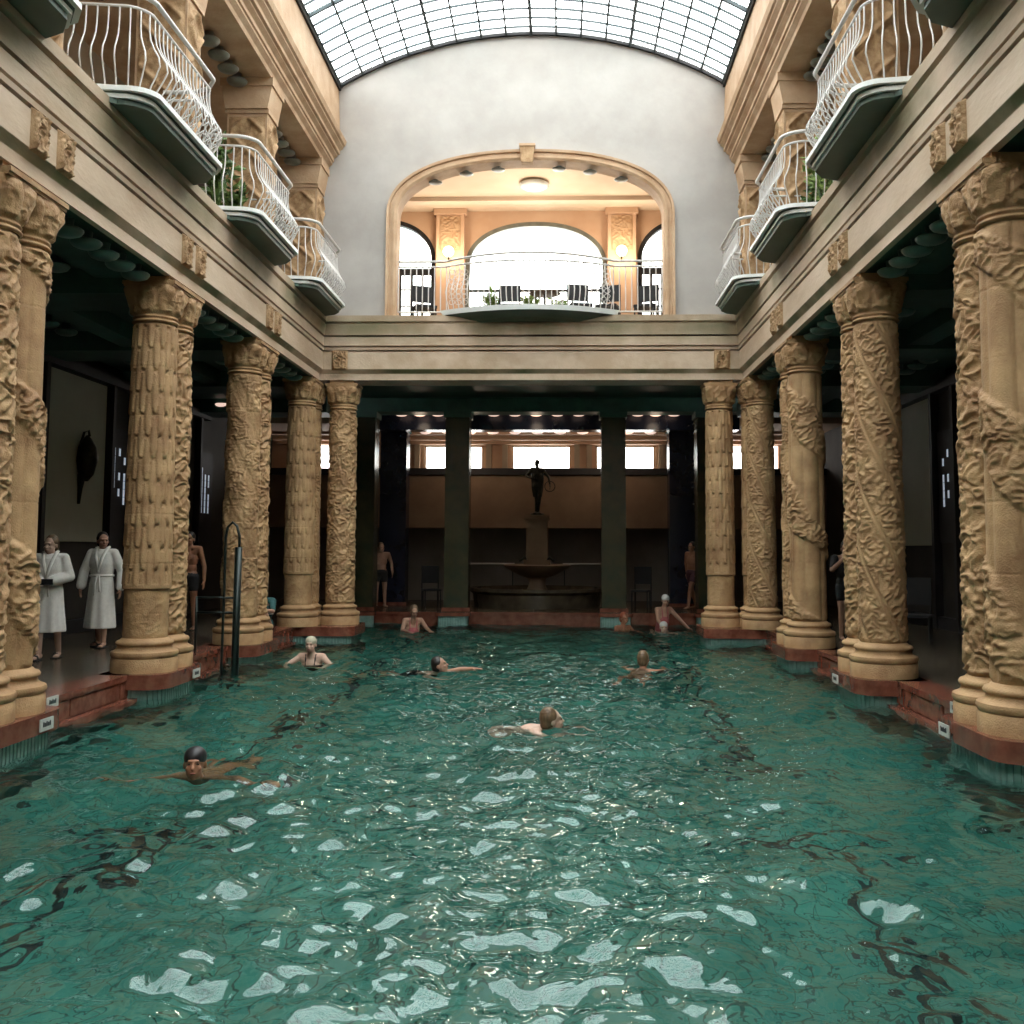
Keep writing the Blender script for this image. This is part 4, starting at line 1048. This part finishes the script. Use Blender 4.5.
# ---- man in black trunks
def standing(label, x, y, z, yaw, k, skin, hair, style, armL, armR, trunks='black_cloth', hyaw=0, top=None, an=None, kn=None, hidden=None):
    t = person_root(label, x, y, z, yaw)
    H = (0, -.015, 1.60*k); Rh = rotm(hyaw); mb = MB(); shl, shr = Vector((.19, .01, 1.43*k)), Vector((-.19, .01, 1.43*k))
    torso(mb, (0, 0, .96*k), (0, 0, 1.25*k), (0, 0, 1.50*k), shl, shr, (.09, 0, .9), (-.09, 0, .9), 1.04)
    mb.cap((0, .005, 1.45*k), (0, -.005, 1.56*k), .058, .054); head(mb, H, Rh, 1.09)
    an = an or AN(.12, .02, -.12, -.05); kn = kn or ((.11, -.01, .52*k), (-.11, -.05, .52*k))
    legs(mb, ((.095, 0, .92*k), (-.095, 0, .92*k)), kn, an, ((.2, -1, 0), (-.2, -1, 0)), 1.04)
    for sh, arm, sd in ((shl, armL, 1), (shr, armR, -1)):
        el, wr, f, n = arm; limb(mb, (sh, el, wr), (.062, .045, .031)); hand(mb, wr, f, n, sd)
    fuse(mb, 'body', skin, t, .0095, 3); head_parts(t, H, Rh, hair, style, 1.09)
    mb = MB(); mb.ell((0, 0, .95*k), (.180, .132, .12))
    for i, sx in enumerate((.095, -.095)): K = Vector(kn[i]); h = Vector((sx, 0, .92*k)); mb.cap(h, h.lerp(K, .45), .105, .092)
    fuse(mb, 'trunks', trunks, t, .011, 3)
    if top:
        mb = MB(); mb.ell((0, 0, 1.24*k), (.185, .135, .24)); mb.ell((0, 0, 1.0*k), (.178, .13, .16)); mb.cap(shl*.97, shr*.97, .075, .075)
        for sh, arm in ((shl, armL), (shr, armR)): limb(mb, (sh, Vector(sh).lerp(Vector(arm[0]), .7)), (.078, .062))
        fuse(mb, 'shirt', top, t, .012, 3)
    return t
DOWN = lambda sx, out=.28, fy=-.02: (Vector((sx*out, .04, 1.17)), Vector((sx*(out+.03), fy, .92)), (0, -.05, -1), (-sx, 0, 0))
standing('bare-chested man in black trunks standing on the left deck behind the second column pair', -6.98, 19.2, DECK, -.1, 1.06, 'tan_skin', 'dark_hair', 'short', DOWN(1), DOWN(-1))
UPH = (Vector((.27, -.08, 1.22)), Vector((.10, -.22, 1.42)), (-.2, .2, 1), (-.6, .8, 0))
standing('person in dark clothes raising a hand to the face, right deck behind the third column', 4.95, 18.0, DECK, .1, .97, 'skin', 'dark_hair', 'short', DOWN(1), (Vector((-.27, -.08, 1.20)), Vector((-.11, -.22, 1.40)), (.2, .2, 1), (.6, .8, 0)), 'black_cloth', -.2, 'black_cloth')
standing('pale bather standing in the end hall beside the outermost left pier', -4.72, 27.0, DECK-.003, .3, .97, 'skin', 'brown_hair', 'long', DOWN(1), DOWN(-1), 'black_cloth', .3)
standing('bather in dark purple trunks walking in the end hall on the right', 3.45, 27.0, DECK-.003, -.9, 1.0, 'tan_skin', 'dark_hair', 'short', DOWN(1, .26, -.12), DOWN(-1, .26, .10), 'purple_cloth', 0, None, AN(.12, -.28, -.12, .25), ((.10, -.18, .52), (-.10, .08, .50)))

# ---- person sitting on the deck edge between the third and last left pairs
t = person_root('red-haired person in dark teal sitting low on the left deck by the last columns', -5.42, 18.75, DECK)
mb = MB(); H = (0, -.08, .78); shl, shr = Vector((.17, -.02, .58)), Vector((-.17, -.02, .58))
torso(mb, (0, .05, .14), (0, .0, .40), (0, -.04, .66), shl, shr, (.09, 0, .1), (-.09, 0, .1), .92); mb.cap((0, -.03, .62), (0, -.06, .72), .052, .05); Rh = rotm(.3, .15); head(mb, H, Rh)
for sx in (1, -1):
    limb(mb, ((sx*.09, .0, .12), (sx*.13, -.32, .34), (sx*.12, -.50, .06)), (.085, .055, .036)); mb.cap((sx*.12, -.50, .04), (sx*.13, -.64, .03), .034, .024)
    limb(mb, ((sx*.17, -.02, .58), (sx*.22, -.18, .40), (sx*.10, -.36, .42)), (.052, .040, .028)); hand(mb, (sx*.10, -.36, .42), (-sx*.6, -.8, 0), (0, 0, -1), sx)
fuse(mb, 'body', 'skin', t, .0095, 3); head_parts(t, H, Rh, 'red_hair', 'short')
mb = MB(); mb.ell((0, 0, .38), (.175, .13, .23)); mb.ell((0, .04, .16), (.18, .14, .14)); mb.cap((.16, -.02, .57), (-.16, -.02, .57), .07, .07)
for sx in (1, -1): limb(mb, ((sx*.17, -.02, .57), (sx*.21, -.15, .43)), (.068, .056))
fuse(mb, 'shirt', 'teal_cloth', t, .011, 3)
MB().tube([(.178*math.cos(a), -.0+.135*math.sin(a), .34) for a in np.linspace(0, 2*PI, 25)], .010, 6).build('white_stripe', 'white_cap', t, smooth=True)

# ---- swimmers (root at the water surface below the head)
def swimmer(label, x, y, yaw, H, hp, skin, hair, style, arms, suit=None, pel=(0, .55, -.28), chest=(0, .20, -.16), shx=.18, shz=-.06, shy=.06, k=1.0, leg=True, voxel=.009):
    t = person_root(label, x, y, 0, yaw); Rh = rotm(hp[0], hp[1]); mb = MB(); H = (H[0], H[1]-.015, H[2]-.035)
    shl, shr = Vector((shx, shy, shz)), Vector((-shx, shy, shz)); H = Vector(H)
    torso(mb, pel, chest, H+Vector((0, .03, -.10)), shl, shr, (0, 0, 0), (0, 0, 0), k)
    mb.cap((0, shy, shz), H+Vector((0, .02, -.07)), .058, .052); head(mb, H, Rh, 1.12)
    if leg:
        P = Vector(pel)
        for sx in (1, -1):
            a = P+Vector((sx*.09, .05, -.03)); b = a+Vector((sx*.10, .40, -.12)); c = b+Vector((sx*.02, .40, .02)); limb(mb, (a, b, c), (.085, .055, .036)); mb.cap(c, c+Vector((0, .16, -.02)), .034, .02)
    for sd, (el, wr, f) in zip((1, -1), arms):
        sh = shl if sd > 0 else shr; limb(mb, (sh, el, wr), (.056, .042, .028)); hand(mb, wr, f, (0, 0, -1), sd, .2)
    fuse(mb, 'body', skin, t, voxel, 3); head_parts(t, H, Rh, hair, style, 1.12)
    if suit:
        mb = MB(); P = Vector(pel); Cc = Vector(chest); mb.cap(Cc+Vector((0, -.01, -.06)), P, .145*k, .150*k, 18)
        for sx in (1, -1): mb.cap((sx*.085, shy-.045, shz+.045), Cc+Vector((sx*.07, -.11, .02)), .014, .016, 8); mb.cap((sx*.085, shy-.045, shz+.045), Cc+Vector((sx*.07, .10, .06)), .014, .016, 8)
        fuse(mb, 'swimsuit', suit, t, .010, 2)
    return t
swimmer('swimmer in a black cap with both arms spread at the water surface, nearest left', -2.93, 8.35, .05, (0, -.02, .15), (.15, -.12), 'tan_skin', 'black_cap', 'cap',
        (((.40, -.10, -.045), Vector((.58, -.24, -.015)), (1, -.35, .05)), ((-.38, -.06, -.03), Vector((-.60, -.14, -.03)), (-1, -.3, .02))))
swimmer('woman in a pale bathing cap and black swimsuit standing in the water at left', -4.0, 16.6, -.1, (0, -.03, .33), (.05, -.05), 'pale_skin', 'pale_cap', 'cap',
        (((.36, -.10, -.02), Vector((.30, -.36, -.06)), (-.3, -1, 0)), ((-.36, -.10, -.02), Vector((-.30, -.36, -.06)), (.3, -1, 0))), 'black_cloth',
        pel=(0, .10, -.42), chest=(0, .04, -.06), shz=.10, shy=.02, leg=False, k=1.08)
swimmer('dark-haired swimmer reaching one arm to the right in the middle of the pool', -1.83, 15.55, 1.2, (0, -.02, .13), (.25, -.35), 'skin', 'dark_hair', 'short',
        (((.20, -.28, .03), Vector((.14, -.52, .06)), (-.1, -1, .1)), ((-.38, .02, -.10), Vector((-.42, -.24, -.12)), (0, -1, 0))), 'black_cloth')
swimmer('brown-haired swimmer seen from behind at the right of the pool', 1.30, 16.25, 2.9, (0, -.02, .16), (-.1, -.1), 'tan_skin', 'brown_hair', 'short',
        (((.34, -.14, -.06), Vector((.26, -.40, -.08)), (-.2, -1, 0)), ((-.34, -.14, -.06), Vector((-.26, -.40, -.08)), (.2, -1, 0))), None)
swimmer('fair swimmer low in the water in the centre of the pool, back just showing', -.15, 10.85, 1.35, (0, -.06, .10), (.5, -.2), 'pale_skin', 'brown_hair', 'short',
        (((.26, -.16, -.14), Vector((.14, -.36, -.18)), (-.2, -1, -.1)), ((-.26, -.16, -.14), Vector((-.16, -.34, -.18)), (.2, -1, -.1))), None, pel=(0, .50, -.28), chest=(0, .20, -.10), shz=-.05, leg=False)
swimmer('bather in a pink swimsuit leaning forward at the far left end of the pool', -3.28, 23.0, .35, (0, -.10, .48), (0, .35), 'skin', 'brown_hair', 'short',
        (((.30, -.08, .08), Vector((.34, -.28, .02)), (.2, -1, 0)), ((-.26, -.12, .05), Vector((-.16, -.36, .02)), (.2, -1, 0))), 'pink_cloth', pel=(0, .12, -.30), chest=(0, .05, .06), shz=.25, shy=.0, leg=False)
swimmer('red-haired bather standing in the water before the right end hall pier', 1.47, 24.05, .6, (0, -.02, .28), (0, 0), 'tan_skin', 'red_hair', 'short',
        (((.28, -.06, -.1), Vector((.22, -.30, -.14)), (0, -1, 0)), ((-.28, -.06, -.1), Vector((-.22, -.30, -.14)), (0, -1, 0))), None, pel=(0, .08, -.50), chest=(0, .03, -.15), shz=.04, shy=.02, leg=False)
swimmer('bather in a white cap bending over at the far right end of the pool', 2.42, 24.1, .5, (0, -.04, .70), (-.4, .3), 'skin', 'white_cap', 'cap',
        (((.34, -.16, .22), Vector((.46, -.34, .02)), (.3, -.6, -.6)), ((-.26, -.14, .22), Vector((-.22, -.34, .05)), (0, -.6, -.6))), 'pink_cloth', pel=(0, .14, -.08), chest=(0, .06, .26), shz=.46, shy=.02, leg=False)
swimmer('swimmer in a white cap just in front of the bending bather', 2.32, 23.25, 0, (0, -.02, .14), (0, 0), 'pale_skin', 'white_cap', 'cap',
        (((.30, -.10, -.12), Vector((.24, -.36, -.14)), (0, -1, 0)), ((-.30, -.10, -.12), Vector((-.24, -.36, -.14)), (0, -1, 0))), None)

# ---- bronze statue on the fountain
t = thing('statue', 'dark bronze standing figure with bent arms on top of the fountain pedestal', 'statue', (FX, FY, 2.768))
mb = MB(); k = .84; shl, shr = Vector((.15, 0, 1.24)), Vector((-.15, 0, 1.26))
mb.ell((0, 0, .03), (.20, .20, .035)); torso(mb, (.01, 0, .84), (0, 0, 1.09), (0, 0, 1.30), shl, shr, (0, 0, 0), (0, 0, 0), .84); mb.cap((0, 0, 1.28), (-.01, 0, 1.36), .045, .042); head(mb, (-.01, -.01, 1.42), rotm(-.6, 0), .88)
legs(mb, ((.07, 0, .80), (-.06, 0, .80)), ((.06, -.06, .45), (-.03, .02, .44)), ((.03, .03, .12), (-.04, 0, .12)), ((.2, -1, 0), (-.2, -1, 0)), .84)
limb(mb, (shr, (-.30, .02, 1.08), (-.16, -.12, 1.0)), (.048, .036, .026)); hand(mb, (-.16, -.12, 1.0), (.9, -.3, .1), (0, 0, -1), -1)
limb(mb, (shl, (.30, .0, 1.04), (.34, -.12, .84)), (.048, .036, .026)); hand(mb, (.34, -.12, .84), (.1, -.2, -1), (-1, 0, 0), 1)
loft(mb, [(0, .05, .50, .12, .08, .05), (0, .04, .75, .16, .11, .04), (0, .03, 1.0, .17, .11, .03), (0, .02, 1.2, .15, .09, 0)], 32)
fuse(mb, 'figure', 'bronze', t, .010, 3)
MB().tube([(.34+.14*math.cos(a), -.12, .78+.14*math.sin(a)) for a in np.linspace(0, 2*PI, 21)], .012, 6).build('hoop', 'bronze', t, smooth=True)

# ------------------------------------------------------------------ pool ladder, rails, seats
t = thing('pool_ladder', 'dark green pool handrail with thick post and curved hoop at the left pool edge', 'handrail', (-4.80, 15.2, 0))
MB().tube([(0, 0, -1.45), (0, 0, .5), (.01, 0, 1.86)], .055, 14).build('post', 'dark_iron', t, smooth=True)
MB().tube([(.02, 0, 1.84), (.02, 0, 2.02), (-.02, 0, 2.17), (-.09, 0, 2.23), (-.16, 0, 2.16), (-.19, 0, 2.0), (-.19, 0, 1.2), (-.20, 0, .2), (-.20, 0, -1.0)], .021, 8).build('hoop', 'dark_iron', t, smooth=True)
for z in (.89, 1.11): MB().tube([(-.60, 0, z), (-.04, 0, z)], .018, 8).build('cross_rail', 'dark_iron', t, smooth=True)
MB().tube([(-.60, 0, DECK), (-.60, 0, 1.13)], .02, 8).build('leg', 'dark_iron', t, smooth=True)
for z in (-.25, -.6): MB().box(-.20, .0, -.05, .05, z, z+.03).build('step', 'dark_iron', t)
def chair(label, x, y, z, yaw, m='black_frame', h=1.08, group='chairs of the end hall'):
    t = thing('chair', label, 'chair', (x, y, z), yaw, group)
    MB().prism(rounded(-.24, .24, -.24, .24, .06), 'z', .42, .47).build('seat', m, t)
    mb = MB(); mb.box(-.23, .23, .20, .24, .62, h); mb.tube([(-.22, .22, .0), (-.22, .22, h)], .018, 6); mb.tube([(.22, .22, 0), (.22, .22, h)], .018, 6); mb.build('backrest', m, t)
    for a, b in ((-.21, -.21), (.21, -.21), (-.20, .17), (.20, .17)): MB().tube([(a, b, 0), (a*.97, b*.97, .43)], .018, 6).build('leg', m, t)
    return t
chair('dark high-backed chair in the end hall left of the left pier', -3.42, 27.4, DECK-.003, .3)
chair('dark high-backed chair in the end hall right of the right pier', 2.15, 27.4, DECK-.003, -.3)
chair('dark chair on the left deck behind the robed man', -6.6, 17.3, DECK-.003, .6, group='chairs of the side decks')
chair('dark chair on the right deck behind the nearest columns', 6.2, 14.5, DECK-.003, -.6, group='chairs of the side decks')
chair('dark chair on the right deck between the second and third columns', 6.0, 17.6, DECK-.003, -.4, group='chairs of the side decks')
for s_, l in ((-1, 'pale metal rail on the lower end hall wall left of the fountain'), (1, 'pale metal rail on the lower end hall wall right of the fountain')):
    t = thing('grab_rail', l, 'rail', (X(s_, 1.45), 29.9, 0), 0, 'grab rails by the fountain')
    MB().tube([(-.75, 0, 1.42), (.75, 0, 1.42)], .022, 8).build('bar', 'white_iron', t, smooth=True)
    for x in (-.7, .7): MB().tube([(x, 0, DECK-.003), (x, 0, 1.42)], .016, 6).build('post', 'black_frame', t)

# ------------------------------------------------------------------ plants and gallery furniture
def plant(label, x, y, z, h, w, m='leaf_green', seed=1, group='potted plants of the galleries', nleaf=170, cat='plant'):
    r = random.Random(seed); t = thing('potted_plant', label, cat, (x, y, z), 0, group)
    MB().lathe([(.11, 0), (.15, .24), (.17, .25), (.17, .28), (.145, .28), (.13, .22), (.01, .22)], n=20).build('pot', 'terracotta', t, smooth=True, auto=40)
    mb = MB(); ms = MB()
    for q in range(14):
        a = r.uniform(0, 2*PI); rr = r.uniform(.3, 1)*w*.6; top = Vector((rr*math.cos(a), rr*math.sin(a), h*r.uniform(.6, .95)))
        ms.tube([(0, 0, .2), Vector((0, 0, .2)).lerp(top, .5)+Vector((0, 0, .1)), top], [.012, .009, .004], 5)
        for j in range(nleaf//14):
            f = r.uniform(.3, 1.02); p = Vector((0, 0, .2)).lerp(top, f)+Vector((0, 0, .1*math.sin(PI*min(f, 1)))); d = Vector((r.gauss(0, 1), r.gauss(0, 1), r.uniform(-.2, 1.0))).normalized()
            L = r.uniform(.09, .2)*min(1.2, h); u = d.cross(Vector((r.gauss(0, 1), r.gauss(0, 1), r.gauss(0, 1)))).normalized(); n_ = d.cross(u); b = L*.22
            P = [p, p+d*L*.45+u*b, p+d*L-n_*L*.2, p+d*L*.45-u*b, p+d*L*.5+n_*b*.35]
            mb.add(P, [(0, 1, 4), (1, 2, 4), (2, 3, 4), (3, 0, 4)])
    ms.build('stems', 'leaf_green', t); mb.build('foliage', m, t)
    return t
plant('tall dark green plant behind the middle left balcony', -5.22, 15.0, 6.605, 1.5, .5, 'leaf_green', 3)
plant('leafy plant spreading by the second left upper pillar', -5.3, 16.05, 6.605, 1.25, .5, 'leaf_green', 4)
plant('dark plant at the near end of the largest left balcony', -5.8, 10.30, 6.605, 1.5, .45, 'leaf_green', 5)
plant('bright green plant behind the middle right balcony', 3.95, 15.0, 6.605, 1.5, .45, 'light_leaf', 6)
plant('darker plant next to the bright one on the right gallery', 4.05, 15.8, 6.605, 1.1, .45, 'leaf_green', 7)
for x, h, l, sd in ((-.62, .95, 'light green bush behind the middle of the bowed balcony', 8), (-.05, .85, 'light green bush right of the middle of the bowed balcony', 9), (-1.55, 1.05, 'light green plant behind the left part of the bowed balcony', 10)):
    plant(l, x, 22.3, 6.60, h, .42, 'light_leaf', sd)
for x, y, yw, l in ((-2.95, 21.8, .4, 'dark chair in the gallery, leftmost behind the straight railing'), (-1.1, 21.75, 0, 'dark chair in the gallery left of the light green bushes'), (.42, 21.7, .2, 'dark chair in the gallery right of the light green bushes'), (1.02, 21.8, -.3, 'dark chair in the gallery near the right edge of the bow'), (1.85, 21.8, -.3, 'dark chair in the gallery below the right globe lamp')):
    chair(l, x, y, 6.6, yw, 'black_frame', .98, 'gallery chairs')
t = thing('side_table', 'small round dark table in the gallery between the chairs', 'table', (-.33, 21.65, 6.6))
MB().lathe([(.32, .70), (.34, .715), (.32, .73)], n=24).build('top', 'brown_door', t, smooth=True); MB().lathe([(.2, 0), (.18, .03), (.03, .05), (.03, .70)], n=16).build('stand', 'black_frame', t)
